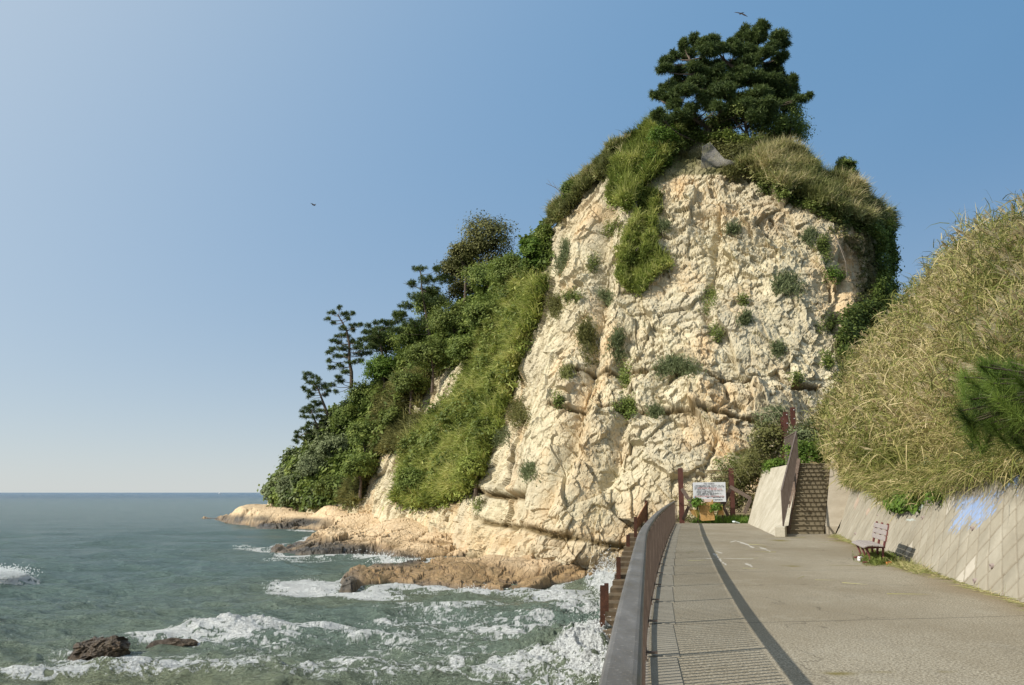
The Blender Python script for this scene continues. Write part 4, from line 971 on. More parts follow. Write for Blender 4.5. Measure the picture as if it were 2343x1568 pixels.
# ================================================================== VEGETATION GENERATORS
def unit(v): return v/np.maximum(np.linalg.norm(v, axis=-1, keepdims=True), 1e-9)
class Soup:
    def __init__(s): s.q = []; s.t = []
    def leaves(s, c, n, size, tint, asp=.5):
        """kite leaves at c facing n"""
        N_ = len(c); n = unit(n); r = rng.normal(size=(N_, 3)); a = unit(np.cross(n, r)); b = np.cross(n, a)
        L = (size*rng.uniform(.7, 1.3, N_))[:, None]; w = L*asp
        s.q.append(np.stack([c-a*L*.5, c+b*w*.5+n*w*.08, c+a*L*.5, c-b*w*.5+n*w*.08], 1)); s.t.append(np.clip(tint, 0, 1)); return s
    def blades(s, base, d, L, w, droop, tint, seg=3):
        """grass blades: base (N,3), direction d, length, width, droop"""
        N_ = len(base); d = unit(d); L = np.broadcast_to(L, N_)[:, None]; w = np.broadcast_to(w, N_)[:, None]; droop = np.broadcast_to(droop, N_)[:, None]
        side = unit(np.cross(d, rng.normal(size=(N_, 3)))); P = [base]; g = np.array([0, 0, -1.])
        h = d.copy(); h[:, 2] = 0; p = base; dd = d
        for k in range(seg):
            p = p+dd*L/seg; dd = unit(dd+g*droop*(k+1)/seg+h*.25*droop); P.append(p)
        for k in range(seg):
            w0 = w*(1-.75*(k/seg)**1.5)*.5; w1 = w*(1-.95*((k+1)/seg)**1.5)*.5
            s.q.append(np.stack([P[k]-side*w0, P[k]+side*w0, P[k+1]+side*w1, P[k+1]-side*w1], 1)); s.t.append(np.clip(np.broadcast_to(tint, N_), 0, 1))
        return P[-1], dd
    def build(s, name, mat, parent=None, origin=None):
        q = np.concatenate(s.q); t = np.concatenate(s.t)
        if origin is not None: q = q-np.asarray(origin)
        me = qmesh(name, q.reshape(-1, 3), np.arange(len(q)*4).reshape(-1, 4), {'tint': ('FACE', t)})
        o = link(name, me, mat, parent)
        if origin is not None: o.location = Vector(origin) if parent is None else Vector(origin)-Vector(parent.location)
        elif parent is not None: o.location = -Vector(parent.location)
        return o
def up_(v, k): v = v.copy(); v[:, 2] += k; return v

def bush(S_, c, rad, n_cl, per, leaf, asp=.6, base=.35, spread=.17):
    """leaf clumps over an ellipsoid; tint = clump tone + leaf tone"""
    c = np.asarray(c, float); rad = np.asarray(rad, float)
    d_ = unit(rng.normal(size=(n_cl, 3))); d_[:, 2] = np.where(d_[:, 2] < -.35, -d_[:, 2], d_[:, 2])
    lump = 1+.28*vnoise(d_*1.7+c*.37, 3)
    cc = c+d_*rad*(rng.uniform(.62, 1.02, n_cl)*lump)[:, None]
    ct = base+.42*(rng.random(n_cl)-.4)+.12*d_[:, 2]*0
    i = np.repeat(np.arange(n_cl), per); s_ = rad.mean()*spread
    p = cc[i]+rng.normal(size=(len(i), 3))*s_*np.array([1, 1, .75])
    nrm_ = unit(p-c)*.8+rng.normal(size=p.shape)*.45; nrm_[:, 2] += .45
    S_.leaves(p, nrm_, np.full(len(i), leaf), ct[i]+.25*(rng.random(len(i))-.5), asp)

def tufts(S_, c, r, per, L, w, tint, upb=.5):
    """needle tufts at centres c"""
    i = np.repeat(np.arange(len(c)), per); d_ = rng.normal(size=(len(i), 3)); d_[:, 2] += upb; d_ = unit(d_)
    side = unit(np.cross(d_, rng.normal(size=d_.shape))); b = c[i]+d_*(r*.12); e = c[i]+d_*(L*rng.uniform(.7, 1.15, len(i)))[:, None]; e[:, 2] -= L*.08
    S_.q.append(np.stack([b-side*w*.5, b+side*w*.5, e+side*w*.3, e-side*w*.3], 1)); S_.t.append(np.clip(tint[i]+.2*(rng.random(len(i))-.5), 0, 1))

M_PINE = leafmat('pine_needles', [(0, (.026, .048, .015)), (.5, (.09, .13, .035)), (1, (.20, .24, .065))], .2)
M_DARKLEAF = leafmat('dark_leaves', [(0, (0.050, 0.081, 0.018)), (.5, (0.174, 0.232, 0.050)), (1, (0.381, 0.415, 0.110))], .33)
M_MIDLEAF = leafmat('mid_leaves', [(0, (0.055, 0.084, 0.020)), (.5, (0.149, 0.192, 0.042)), (1, (0.297, 0.324, 0.083))], .3)
M_BRIGHT = leafmat('bright_leaves', [(0, (.05, .09, .015)), (.5, (.11, .19, .025)), (1, (.24, .31, .05))], .3)
M_OLIVE = leafmat('olive_leaves', [(0, (0.069, 0.072, 0.024)), (.5, (0.172, 0.174, 0.055)), (1, (0.310, 0.288, 0.099))], .25)
M_BAMBOO = leafmat('bamboo_grass_leaves', [(0, (0.080, 0.106, 0.022)), (.4, (0.210, 0.263, 0.050)), (.75, (0.380, 0.426, 0.100)), (1, (0.540, 0.526, 0.190))], .3)
M_DRY = leafmat('dry_grass', [(0, (.11, .115, .04)), (.4, (.215, .24, .075)), (.75, (.36, .36, .14)), (1, (.60, .51, .28))], .3)
M_GREY = leafmat('grey_green_leaves', [(0, (0.069, 0.088, 0.039)), (.5, (0.169, 0.203, 0.091)), (1, (0.338, 0.365, 0.182))], .2)
M_GRASS = leafmat('green_grass', [(0, (.05, .11, .015)), (.5, (.12, .23, .03)), (1, (.24, .34, .07))], .3)
M_PAMPAS = leafmat('pampas_blades', [(0, (.07, .085, .018)), (.3, (.19, .215, .045)), (.55, (.37, .335, .125)), (.8, (.50, .41, .20)), (1, (.58, .48, .28))], .2)
M_PLUME = leafmat('pampas_plumes', [(0, (.46, .36, .19)), (.5, (.72, .61, .38)), (1, (.86, .79, .58))], .5)
M_BARK = rustmat('pine_bark', (.055, .040, .028), (.16, .12, .09), .9, 3)
M_TWIG = rustmat('grey_twig', (.12, .10, .08), (.24, .20, .16), .9, 3)

def scatter(poly, n, seed=1, filt=None):
    """cliff points whose photo pixel falls in a polygon, evenly over the picture"""
    poly = np.asarray(poly, float); r_ = np.random.default_rng(seed); out = []
    x0, y0 = poly.min(0); x1, y1 = poly.max(0); k = 0
    while len(out) < n and k < n*12:
        k += 1; a, b = r_.uniform(x0, x1), r_.uniform(y0, y1)
        if not inpoly(np.array([a]), np.array([b]), poly)[0]: continue
        if any(inpoly(np.array([a]), np.array([b]), sc_)[0] for sc_ in SCARS): continue
        p, nn2 = surf(a, b)
        out.append((p, nn2))
    return np.array([o[0] for o in out]), np.array([o[1] for o in out])

# ------------------------------------------------------------------ ground cover on the cliff (stuff)
def fountain(S_, c, nrm_, per, L, w, tint, droop=1.1, upw=1., out_=.4, seg=3, jit=.12):
    """tussocks: blades that rise together from one foot and arch outwards"""
    i = np.repeat(np.arange(len(c)), per); L = np.broadcast_to(L, len(c))[i]; w = np.broadcast_to(w, len(c))[i]
    d_ = rng.normal(size=(len(i), 3))*.55+nrm_[i]*out_; d_[:, 2] = np.abs(d_[:, 2])*.4+upw*rng.uniform(.5, 1.2, len(i))
    b = c[i]+rng.normal(size=(len(i), 3))*jit*np.array([1, 1, .3])
    S_.blades(b, d_, L*rng.uniform(.45, 1.1, len(i)), w, droop*rng.uniform(.5, 1.4, len(i)), tint[i]+.6*(rng.random(len(i))-.5), seg)
def bamboo(name, poly, n, per, L, label, mat=M_BAMBOO, seed=1, w=.16, out_=.6, upw=.5, droop=.9, base=.45):
    P_, Nn = scatter(poly, n, seed); S_ = Soup(); ds = np.clip(P_[:, 1]/78, .85, 2.0)
    lump = fbm(P_*.45, 3, seed+5); fine_ = fbm(P_*1.4, 2, seed+9)
    ct = base+.65*lump+.55*fine_+.25*(rng.random(len(P_))-.5)
    P_ = P_+Nn*(.25+.9*L*.5*sstep(-.4, .5, lump+.5*fine_))[:, None]*.8
    fountain(S_, P_, Nn, int(per*1.1), L*.8*ds, w*.8*ds, ct, 1.1*droop, 1.0, .6, 3, .15)
    k_ = rng.random(len(P_)) < .35; fountain(S_, P_[k_], Nn[k_], 7, L*1.15*ds[k_], w*.55*ds[k_], ct[k_]+.3, .6*droop, 1.5, .4, 3, .2)
    i = np.repeat(np.arange(len(P_)), per//2); q = P_[i]+rng.normal(size=(len(i), 3))*(.20*L*ds[i])[:, None]; nl = Nn[i]*.8+rng.normal(size=q.shape)*.5; nl[:, 2] += .4
    S_.leaves(q, nl, .34*np.sqrt(L)*ds[i], ct[i]-.08+.3*(rng.random(len(i))-.5), .32)
    o = S_.build(name, mat); return tag(o, label, None, None, 'stuff')
def cover(name, poly, n, per, leaf, label, mat, seed=1, thick=.7, base=.4):
    P_, Nn = scatter(poly, n, seed); S_ = Soup(); i = np.repeat(np.arange(len(P_)), per)
    ct = base+.45*fbm(P_*.4, 3, seed+5)+.35*(rng.random(len(P_))-.5)
    hh_ = thick*(.2+1.6*sstep(-.3, .4, fbm(P_*.33, 3, seed+8)))
    c_ = P_+Nn*(hh_*.5)[:, None]; c_[:, 2] += hh_*.4
    sc_ = np.clip(P_[:, 1]/75, .9, 2.)[i]
    p = c_[i]+rng.normal(size=(len(i), 3))*(min(thick, .8)*.32*sc_)[:, None]
    nn2 = Nn[i]*.7+rng.normal(size=p.shape)*.5; nn2[:, 2] += .5
    S_.leaves(p, nn2, leaf*sc_, ct[i]+.25*(rng.random(len(i))-.5), .6)
    return tag(S_.build(name, mat), label, None, None, 'stuff')

FOREST = [(640,1100),(700,1010),(770,930),(850,860),(900,790),(960,720),(1040,650),(1100,600),(1190,560),(1250,515),(1262,600),(1190,650),(1130,710),(1090,790),(1040,840),(960,880),(900,970),(880,1040),(835,1100),(800,1155),(720,1160),(650,1165),(612,1140)]
BAMB = [(1165,665),(1255,640),(1245,700),(1205,800),(1165,920),(1125,1040),(1085,1130),(1030,1150),(960,1165),(900,1150),(898,1100),(930,1040),(985,980),(1040,910),(1085,830),(1120,740)]
MIDG = [(885,900),(950,865),(1000,850),(985,910),(960,950),(985,990),(930,1040),(885,1050),(850,1020),(865,960)]
cover('undergrowth', FOREST, 5200, 16, .42, 'dark green undergrowth over the wooded headland slope', M_DARKLEAF, 2, 1.3)
cover('undergrowth', [(612,1140),(640,1085),(690,1015),(745,950),(800,900),(840,930),(800,1010),(740,1090),(720,1150),(650,1165)], 1800, 14, .40, 'grey green scrub on the far tip of the headland', M_GREY, 3, 1.3, .5)
bamboo('bamboo_grass', BAMB, 5600, 13, 1.7, 'bright yellow green bamboo grass on the slope left of the bare cliff', M_BAMBOO, 4, .13, .7, .4, 1.1, .45)
cover('bamboo_thicket', BAMB, 900, 16, .34, 'leafy darker patches scattered through the bamboo grass slope', M_MIDLEAF, 24, 1.9, .5)
bamboo('bamboo_grass', MIDG, 1100, 12, 1.6, 'olive bamboo grass between the woods and the small bare scar', M_OLIVE, 5, .15, .7, .4, 1.0, .5)
bamboo('bamboo_grass', [(870,1040),(940,1010),(960,1040),(900,1100),(850,1130),(800,1160),(780,1150),(830,1090)], 500, 12, 1.3, 'low olive grass above the rock shelf at the wood edge', M_OLIVE, 6, .15)
TOPL = [(1256,520),(1275,485),(1310,440),(1355,390),(1400,345),(1445,330),(1410,385),(1365,415),(1325,460),(1285,505)]
bamboo('cliff_grass', TOPL, 1500, 13, 1.1, 'olive brown grass along the left cliff edge below the pine', M_DRY, 7, .11, .5, .6, .9, .35)
bamboo('cliff_grass', [(1430,345),(1480,290),(1540,270),(1550,340),(1510,400),(1470,430),(1440,490),(1400,470),(1412,400),(1440,350)], 2000, 13, 1.5, 'green grass patch under the left side of the pine', M_BAMBOO, 8, .11, .6, .5, 1.0, .35)
bamboo('cliff_grass', [(1470,440),(1512,445),(1500,520),(1500,570),(1540,620),(1500,640),(1460,685),(1415,650),(1420,575),(1460,500)], 1100, 12, 1.2, 'tongue of green grass hanging down the upper cliff face', M_BAMBOO, 9, .10, .7, .2, 1.3, .42)
TOPR = [(1690,395),(1720,320),(1800,340),(1870,380),(1960,430),(2020,490),(2030,530),(1960,520),(1900,490),(1860,475),(1800,445),(1740,420)]
bamboo('cliff_grass', TOPR, 3400, 13, 1.6, 'tall pale green grass on the right shoulder of the cliff top', M_DRY, 10, .10, .4, .8, .8, .42)
cover('cliff_scrub', [(1730,415),(1830,440),(1900,470),(1960,500),(2035,500),(2025,560),(1960,530),(1880,500),(1800,465),(1740,440)], 700, 14, .22, 'tangled dark scrub hanging below the grass on the right shoulder', M_MIDLEAF, 11, .7)
cover('cliff_scrub', [(1440,330),(1540,300),(1540,380),(1500,400),(1450,430),(1420,470),(1410,440)], 700, 14, .22, 'leafy green scrub beside the net and below the pine', M_BRIGHT, 12, .8, .3)
cover('cliff_scrub', [(1620,330),(1720,320),(1720,390),(1660,385),(1640,360)], 300, 14, .2, 'brown green scrub right of the wire net', M_OLIVE, 13, .7)
cover('hanging_vines', [(1985,520),(2035,500),(2040,600),(2055,680),(2050,730),(2000,740),(1985,690),(2000,620)], 1100, 14, .26, 'dark vines covering the right edge of the cliff', M_DARKLEAF, 14, .9)
cover('hanging_vines', [(1915,740),(1990,700),(2060,700),(2060,780),(1990,830),(1925,850),(1912,800)], 900, 14, .26, 'green vines at the foot of the right cliff edge', M_MIDLEAF, 15, .8, .35)
cover('hanging_vines', [(1900,490),(1985,520),(1990,610),(2000,700),(1950,690),(1960,600),(1930,560),(1890,520)], 260, 12, .2, 'thin brown creepers on the orange right flank of the cliff', M_OLIVE, 16, .35)

cover('cliff_scrub', [(1600,300),(1640,285),(1740,290),(1760,345),(1700,370),(1650,345),(1625,330),(1605,325)], 600, 14, .24, 'shaded green scrub on the crest around the pine trunk', M_DARKLEAF, 17, .9)
cover('cliff_scrub', [(1520,330),(1590,300),(1600,325),(1575,350),(1545,370),(1520,390)], 300, 14, .22, 'leafy scrub on the crest left of the pine trunk', M_MIDLEAF, 18, .8)
# ------------------------------------------------------------------ single shrubs on the cliff face
SH = [ (1810,655,34,20,'grey',"wide grey green shrub on the right middle of the bare cliff"),
 (1893,740,24,17,'mid',"round green shrub beside the right vines of the cliff"),(1890,820,14,16,'dark',"small dark shrub at the right end of the ledge"),
 (1345,785,22,42,'olive',"tall olive shrub in the gully left of the cliff middle"),(1520,594,24,18,'bright',"bright round bush at the end of the grass tongue"),
 (1545,845,44,20,'grey',"low wide shrub on the upper dark bed of the cliff"),(1432,935,32,26,'dark',"dark green shrub on the lower dark bed"),
 (1412,790,14,30,'grey',"upper shrub of the narrow plant column above the lower bed"),(1430,855,12,34,'dark',"lower shrub of the narrow plant column above the lower bed"),
 (1625,690,12,26,'mid',"slim green plant in the crack at the cliff middle"),(1637,770,12,18,'mid',"small green tuft below the slim crack plant"),
 (1700,732,12,10,'grey',"small grey tuft right of the cliff middle"),(1675,400,26,20,'olive',"olive shrub just below the wire net edge"),
 (1850,545,14,16,'grey',"thin grey shrub high on the right of the cliff"),(1890,570,18,30,'mid',"hanging green shrub near the upper right flank"),
 (1908,630,22,18,'bright',"bright green shrub on the right flank of the cliff"),(1292,590,16,36,'grey',"grey shrub on the upper left flank of the cliff"),
 (1405,520,16,24,'mid',"green shrub left of the grass tongue"),(1320,680,28,16,'mid',"green tufts on the left flank above the gully"),
 (1265,700,20,22,'olive',"olive tuft at the upper right of the bamboo slope"),(1300,855,14,14,'dry',"dry grass tuft left of the gully ledge"),
 (1390,685,14,14,'grey',"grey tuft below the grass tongue"),(1185,950,22,30,'olive',"dry shrub at the right border of the bamboo slope"),
 (1150,1010,20,30,'grey',"grey shrub on the dark recess left of the cliff"),(1098,1157,12,12,'mid',"lone green plant above the shelf left of the cliff"),
 (1210,1080,16,14,'grey',"grey tuft low on the left flank"),(1780,805,9,12,'grey',"small tuft right above the ledge blocks"),
 (1820,865,14,7,'mid',"flat green tufts on the upper dark bed to the right"),(1280,910,10,16,'mid',"small green plant on the pale flank left of the gully"),
 (1360,610,12,16,'mid',"green tuft high between the two left ribs"),(1470,590,10,10,'olive',"olive tuft beside the grass tongue"),
 (1700,690,8,8,'mid',"smallest green tuft near the cliff middle"),(1520,520,10,10,'grey',"tiny tuft beside the upper cracks"),
 (1680,525,12,5,'grey',"flat tuft under the upper overhang"),(1500,945,14,8,'grey',"flat plants on the lower dark bed right of the dark shrub")]
MATS = {'grey': M_GREY, 'mid': M_MIDLEAF, 'dark': M_DARKLEAF, 'olive': M_OLIVE, 'bright': M_BRIGHT, 'dry': M_DRY}
for cx, cy, rx, ry, kd, lab in SH:
    p, nn2 = surf(cx, cy); k = p[1]/858*.437; S_ = Soup(); n_ = int(34+rx*ry*.20)
    r_ = np.random.default_rng(int(cx*7+cy)); sub = r_.uniform(-.75, .75, (5, 2)); ssz = r_.uniform(.14, .42, 5); ks = r_.integers(0, 5, n_); offs = sub[ks]+r_.normal(size=(n_, 2))*ssz[ks][:, None]
    pts_ = np.array([surf(cx+a*rx, cy+b*ry)[0] for a, b in offs]); nns = np.tile(nn2, (n_, 1))
    th_ = .25+.25*min(rx, ry)/20.; i = np.repeat(np.arange(n_), 9)
    c_ = pts_+nns*th_*.6*rng.random((n_, 1)); q = c_[i]+rng.normal(size=(len(i), 3))*np.array([.2, .12, .24])
    ct = .5+.5*(rng.random(n_)-.5)
    nl = nns[i]*.6+rng.normal(size=q.shape)*.5; nl[:, 2] += .5
    if kd in ('grey', 'dry', 'olive'):
        S_.blades(q, nl, .34, .055, .5, ct[i]+.2*(rng.random(len(i))-.5), 1)
    S_.leaves(q, nl, np.full(len(i), .15), ct[i]+.2*(rng.random(len(i))-.5), .6)
    tag(S_.build('shrub', MATS[kd], None, p), lab, 'shrub', 'shrubs on the bare cliff')

# small weeds rooted along the cracks
_ca = np.where((eA[fi] < .06) & (SY > 480) & (SY < 1180) & (SX > 1260) & (SX < 1960))[0]
_cs = _ca[np.random.default_rng(3).choice(len(_ca), min(260, len(_ca)), replace=False)]; S_ = Soup(); i = np.repeat(np.arange(len(_cs)), 16)
q = SP[_cs][i]+SN[_cs][i]*.06+rng.normal(size=(len(i), 3))*np.array([.13, .08, .17]); ct = .2+.6*rng.random(len(_cs))
S_.leaves(q, SN[_cs][i]*.5+rng.normal(size=q.shape)*.5+np.array([0, 0, .4]), rng.uniform(.07, .15, len(i)), ct[i]+.2*(rng.random(len(i))-.5), .4)
tag(S_.build('crack_weeds', M_OLIVE), 'tiny weeds rooted in the cracks of the bare cliff', None, None, 'stuff')
# ------------------------------------------------------------------ trees
def broadleaf(cx, cy, r, dY, mat, lab, ry=None, leaf=.27, group='trees on the wooded headland', dens=1., sparse=False, skirt=False):
    ry = ry or r*.85; g, gn = surf(cx+r*.1, min(cy+ry*1.5, 1130)); Yc = g[1]+dY; c_ = atY(cx, cy, Yc); k = Yc/875*.437
    rad = np.array([r*k, r*k*.9, ry*k]); lf = leaf*np.clip(Yc/100, .75, 1.3)
    t = empty('broadleaf_tree', (c_[0], Yc, g[2]-.5), lab, 'tree', group); S_ = Soup()
    ncl = int((70 if sparse else 110)*dens*max(1, (r*k/3)**1.3)); bush(S_, c_, rad, ncl, 46, lf, .6, .45, .13 if sparse else .16)
    bush(S_, c_-np.array([0, 0, rad[2]*.15]), rad*.55, ncl//3, 26, lf, .6, .25, .2)
    if skirt: bush(S_, c_-np.array([-rad[0]*.3, 0, rad[2]*1.15]), rad*np.array([.95, .9, .8]), int(ncl*.9), 34, lf, .6, .35, .17)
    S_.build('crown', mat, t)
    P = Parts(); b = Vector((c_[0]+.3, Yc+.2, g[2]-.8)); top = Vector(c_)+Vector((0, 0, rad[2]*.3)); mid_ = b.lerp(top, .5)+Vector((.25, 0, 0))
    P.tube([b, mid_, top], [.24, .17, .06], 7)
    for q in range(6):
        a = q*1.05+cx; e_ = Vector(c_)+Vector((math.cos(a)*rad[0]*.75, math.sin(a)*rad[1]*.7, rad[2]*(.15+.12*q))); P.tube([mid_.lerp(top, .1+.1*q), mid_.lerp(e_, .6)+Vector((0, 0, .2)), e_], [.09, .06, .02], 5)
    P.build('trunk', M_BARK, t, (c_[0], Yc, g[2]-.5))
    return t
BT = [(1118,645,60,1,'dark',"broad dark tree right under the tallest skyline tree",44,False),(1060,590,40,1,'olive',"brown green tree between the two tallest skyline trees",40,False),(1113,560,62,0,'olive',"tallest brownish tree on the headland skyline",66,False),(1052,625,50,2,'olive',"brownish tree leaning below the left of the skyline tree",44,False),(1160,630,46,0,'dark',"dark tree under the right side of the skyline tree",46,False),
 (985,700,46,0,'dark',"dark tree on the skyline below the dead twig",40,False),(1035,740,56,-2,'mid',"mid green tree in the centre of the wood",44,False),(1105,730,48,-2,'dark',"dark tree left of the bamboo slope top",48,False),
 (945,775,50,0,'dark',"dark tree above the middle of the headland wood",36,False),(880,790,38,0,'mid',"yellow tinged tree behind the tall left pine",36,False),(985,820,50,-3,'mid',"mid green tree low in the middle of the wood",42,False),
 (1065,805,40,-3,'dark',"dark tree at the lower right of the wood",34,False),(875,850,44,-2,'bright',"bright green tree below the tall pine",40,False),(935,885,44,-3,'mid',"green tree above the small bare scar",34,False),
 (835,915,40,0,'dark',"dark tree right of the leaning pine",36,False),(795,960,34,0,'dark',"dark tree on the edge below the leaning pine",32,False),(1222,575,32,0,'bright',"bright green tree at the left edge of the tall cliff",32,False),
 (1190,622,30,-1,'mid',"small green tree over the top of the bamboo slope",26,False),(830,1000,38,-2,'dark',"dark conical tree in the lower left wood",40,False),(765,1030,38,-1,'grey',"grey green bush tree near the headland tip",32,False),
 (720,1075,40,0,'grey',"grey green bush above the headland tip",32,False),(668,1120,34,0,'grey',"lowest grey green bush at the headland tip",30,False),(820,1075,36,-2,'dark',"dark shrubby tree above the rock shelf",34,False),
 (900,960,30,-2,'mid',"round green bush left of the bamboo slope",26,False),(945,1110,44,-2,'dark',"dark bush at the bottom left of the bamboo slope",38,False),(765,1120,40,-1,'mid',"spreading green bush over the shelf cave",28,False),
 (1245,540,22,0,'dark',"small dark tree on the notch beside the tall cliff",22,False),(1080,1075,30,-1,'bamb',"yellow green thicket at the bottom right of the bamboo slope",34,False)]
MATS['bamb'] = M_BAMBOO
for cx, cy, r, dY, kd, lab, ry, sp_ in BT: broadleaf(cx, cy, r, dY, MATS[kd], lab, ry, sparse=sp_, skirt=(cx, cy) in ((1113, 560), (1052, 625), (1160, 630), (985, 700), (945, 775), (1222, 575)))
# bushes on the tall cliff's top
GT = 'dark bushes around the cliff top pine'
broadleaf(1850, 385, 30, 4, M_DARKLEAF, 'small dark bush on the skyline right of the pine', 20, .2, GT, skirt=True)
broadleaf(1935, 385, 26, 4, M_DARKLEAF, 'dark bush on the far right skyline of the cliff top', 22, .2, GT, skirt=True)
broadleaf(1770, 310, 75, 4, M_DARKLEAF, 'deep shade bush under the right side of the pine', 45, .24, GT, 1.4)
broadleaf(1700, 270, 62, 1, M_MIDLEAF, 'leafy bush behind the pine trunk', 52, .22, GT, 1.2)
broadleaf(1790, 245, 46, 5, M_DARKLEAF, 'tall dark bush against the sky right of the pine trunk', 60, .22, GT, 1.3, skirt=True)
broadleaf(1645, 295, 46, 2, M_DARKLEAF, 'dark bush filling the gap directly under the pine crown', 38, .22, GT, 1.3)
broadleaf(1580, 285, 34, 1, M_MIDLEAF, 'leafy bush touching the left underside of the pine crown', 34, .2, GT, 1.2)
broadleaf(1305, 440, 22, 1, M_DARKLEAF, 'dark bush on the left edge of the cliff top', 30, .2, GT)
broadleaf(2010, 505, 24, 1, M_DARKLEAF, 'dark bush bulging over the right shoulder of the cliff', 30, .2, GT)
broadleaf(1520, 320, 40, 0, M_BRIGHT, 'bright leafy bush left of the pine trunk', 36, .2, GT, 1.2)

def pine(name_lab, trunk, Yt, pads, conv, kr=1., forks=(), tuftn=34, rad0=.35, needle=.34, group=None, per=34, big=False):
    """trunk: pixel path; pads: (x, y, rx, ry[, dY])"""
    tp = [Vector(atY(*conv(x_, y_), Yt)) for x_, y_ in trunk]; base = tuple(tp[0])
    t = empty('pine_tree', base, name_lab, 'pine tree', group)
    P = Parts(); n_ = len(tp); P.tube(tp, [rad0*(1-.75*i/(n_-1)) for i in range(n_)], 9)
    segs = [tp]
    for f in forks:
        fp_ = [Vector(atY(*conv(x_, y_), Yt+dy)) for x_, y_, dy in f]; P.tube(fp_, [rad0*.5*(1-.8*i/(len(fp_)-1)) for i in range(len(fp_))], 7); segs.append(fp_)
    nodes = [a.lerp(b, k/4) for sgm in segs for a, b in zip(sgm[:-1], sgm[1:]) for k in range(4)]
    P.build('trunk', M_BARK, t, base); P2 = Parts(); S_ = Soup(); r_ = np.random.default_rng(int(abs(base[0])*100))
    sx_ = 0
    for pd in pads:
        x_, y_, rx, ry = pd[:4]; dY = pd[4] if len(pd) > 4 else r_.uniform(-1, 1)*(1.7 if big else 2.2)*kr-(2.2*sstep(500, 900, y_) if big else 0)
        rx, ry = (rx*1.13, ry*1.12) if big else (rx*1.12, ry*1.25)
        c_ = atY(*conv(x_, y_), Yt+dY); e_ = atY(*conv(x_+rx, y_), Yt+dY); f_ = atY(*conv(x_, y_-ry), Yt+dY)
        a_, b_ = abs(e_[0]-c_[0]), abs(f_[2]-c_[2])
        nt_ = max(6, int(tuftn*(a_*b_)**.6*1.3)); o_ = r_.normal(size=(nt_, 3)); o_ = unit(o_)*(r_.random((nt_, 1))**.45); o_ = o_*np.array([a_, a_*.85, b_])
        tc = c_+o_; tint = .45+.22*(o_[:, 2]/max(b_, .01))*0+.45*(r_.random(nt_)-.5)
        tufts(S_, tc, .2, per, needle, needle*.11, tint, .55)
        cv = Vector(c_)-Vector((0, 0, b_*.5)); best = min(nodes, key=lambda q: (q-cv).length+max(0, (q.z-cv.z))*1.5)
        P2.tube([best, best.lerp(cv, .55)+Vector((0, 0, -.12*(cv-best).length*.5)), cv], [rad0*.22, rad0*.14, rad0*.06], 5)
        for k in range(3):
            q = Vector(tc[r_.integers(nt_)]); P2.tube([best.lerp(cv, .8), q], [rad0*.08, rad0*.03], 4)
    P2.build('branches', M_BARK, t, base); S_.build('crown', M_PINE, t, base)
    return t
c5 = lambda x_, y_: (1476.8+x_*.23745, 37.2+y_*.23745)
c6 = lambda x_, y_: (651.5+.24535*x_, 670.1+.24535*y_)
BP = [(1120,110,65,55),(965,130,36,42),(1060,200,110,60),(910,210,55,32),(830,250,45,22),(1290,200,85,55),(1330,260,55,45),(1230,290,60,35),(470,220,46,40),(640,230,75,45),(550,270,75,45),(370,270,40,46),(420,360,75,50),(620,330,100,50),(740,300,55,40),(280,380,46,36),(200,430,65,26),(180,510,75,30),(320,520,75,40),(880,320,80,55),(1000,350,110,60),(1180,350,75,30),(1310,385,65,26),(1270,440,55,22),(1000,450,120,50),(460,500,75,45),(520,560,110,45),(700,540,140,50),(850,470,80,45),(1200,520,110,45),(630,640,110,60),(800,620,110,50),(330,620,75,36),(220,680,75,36),(120,760,75,34),(400,720,100,42),(250,780,95,42),(280,850,75,42),(130,950,65,42),(200,1020,85,32),(350,960,95,42),(560,780,75,50),(450,880,75,34),(750,720,130,60),(1000,600,140,60),(1200,640,130,60),(1350,640,75,42),(1425,600,26,34),(1430,690,38,24),(1300,760,120,42),(1480,800,70,17),(1570,765,28,18),(1100,740,130,50),(900,800,95,50),(1180,860,120,50),(1380,860,50,50),(1280,600,60,60),(480,640,90,40),(620,860,70,40),(560,460,70,40),(700,460,60,35),(930,540,80,40),(640,720,90,50),(860,900,90,50),(980,860,90,50),(1100,620,90,50),(1280,680,80,50),(1060,960,90,50),(1180,960,90,50),(700,860,60,40),(300,700,60,40)]
pine('large dark spreading pine crowning the top of the cliff', [(495,1420),(520,1230),(580,1130),(660,1040),(740,930),(800,820),(860,700),(930,560)], 75.6, BP, c5, 1., forks=[[(740,930,0),(680,880,-.4),(560,760,-.8),(470,560,-1),(420,380,-1)],[(860,700,0),(1000,500,.5),(1080,300,.5),(1110,150,.5)],[(620,1090,0),(480,1000,-.8),(300,900,-1.2),(180,830,-1.2)],[(800,820,0),(1000,740,.6),(1250,760,1),(1500,800,1)],[(930,560,0),(760,420,.5),(640,280,.5)],[(1000,500,.5),(1200,380,.8),(1330,230,.8)]], tuftn=92, rad0=.42, needle=.40, per=36, big=True)
PA = [(510,140,30,10),(440,185,42,13),(400,243,28,9),(450,280,24,13),(560,195,42,17),(630,193,28,13),(590,240,28,13),(650,303,46,13),(708,300,28,10),(540,335,36,17),(640,340,22,17),(490,405,28,10),(560,400,56,18),(450,448,28,13),(500,460,38,18),(640,450,64,18),(720,440,56,13),(470,525,56,16),(420,555,32,16),(560,520,56,20),(680,510,56,16),(760,520,56,16),(480,590,46,13),(420,637,38,13),(590,590,74,16),(700,570,56,22),(780,560,46,16),(440,700,38,14),(520,680,38,16),(620,650,46,13),(560,740,46,16),(500,790,38,16),(430,860,40,14),(520,830,46,13),(480,925,24,12),(700,640,46,18)]
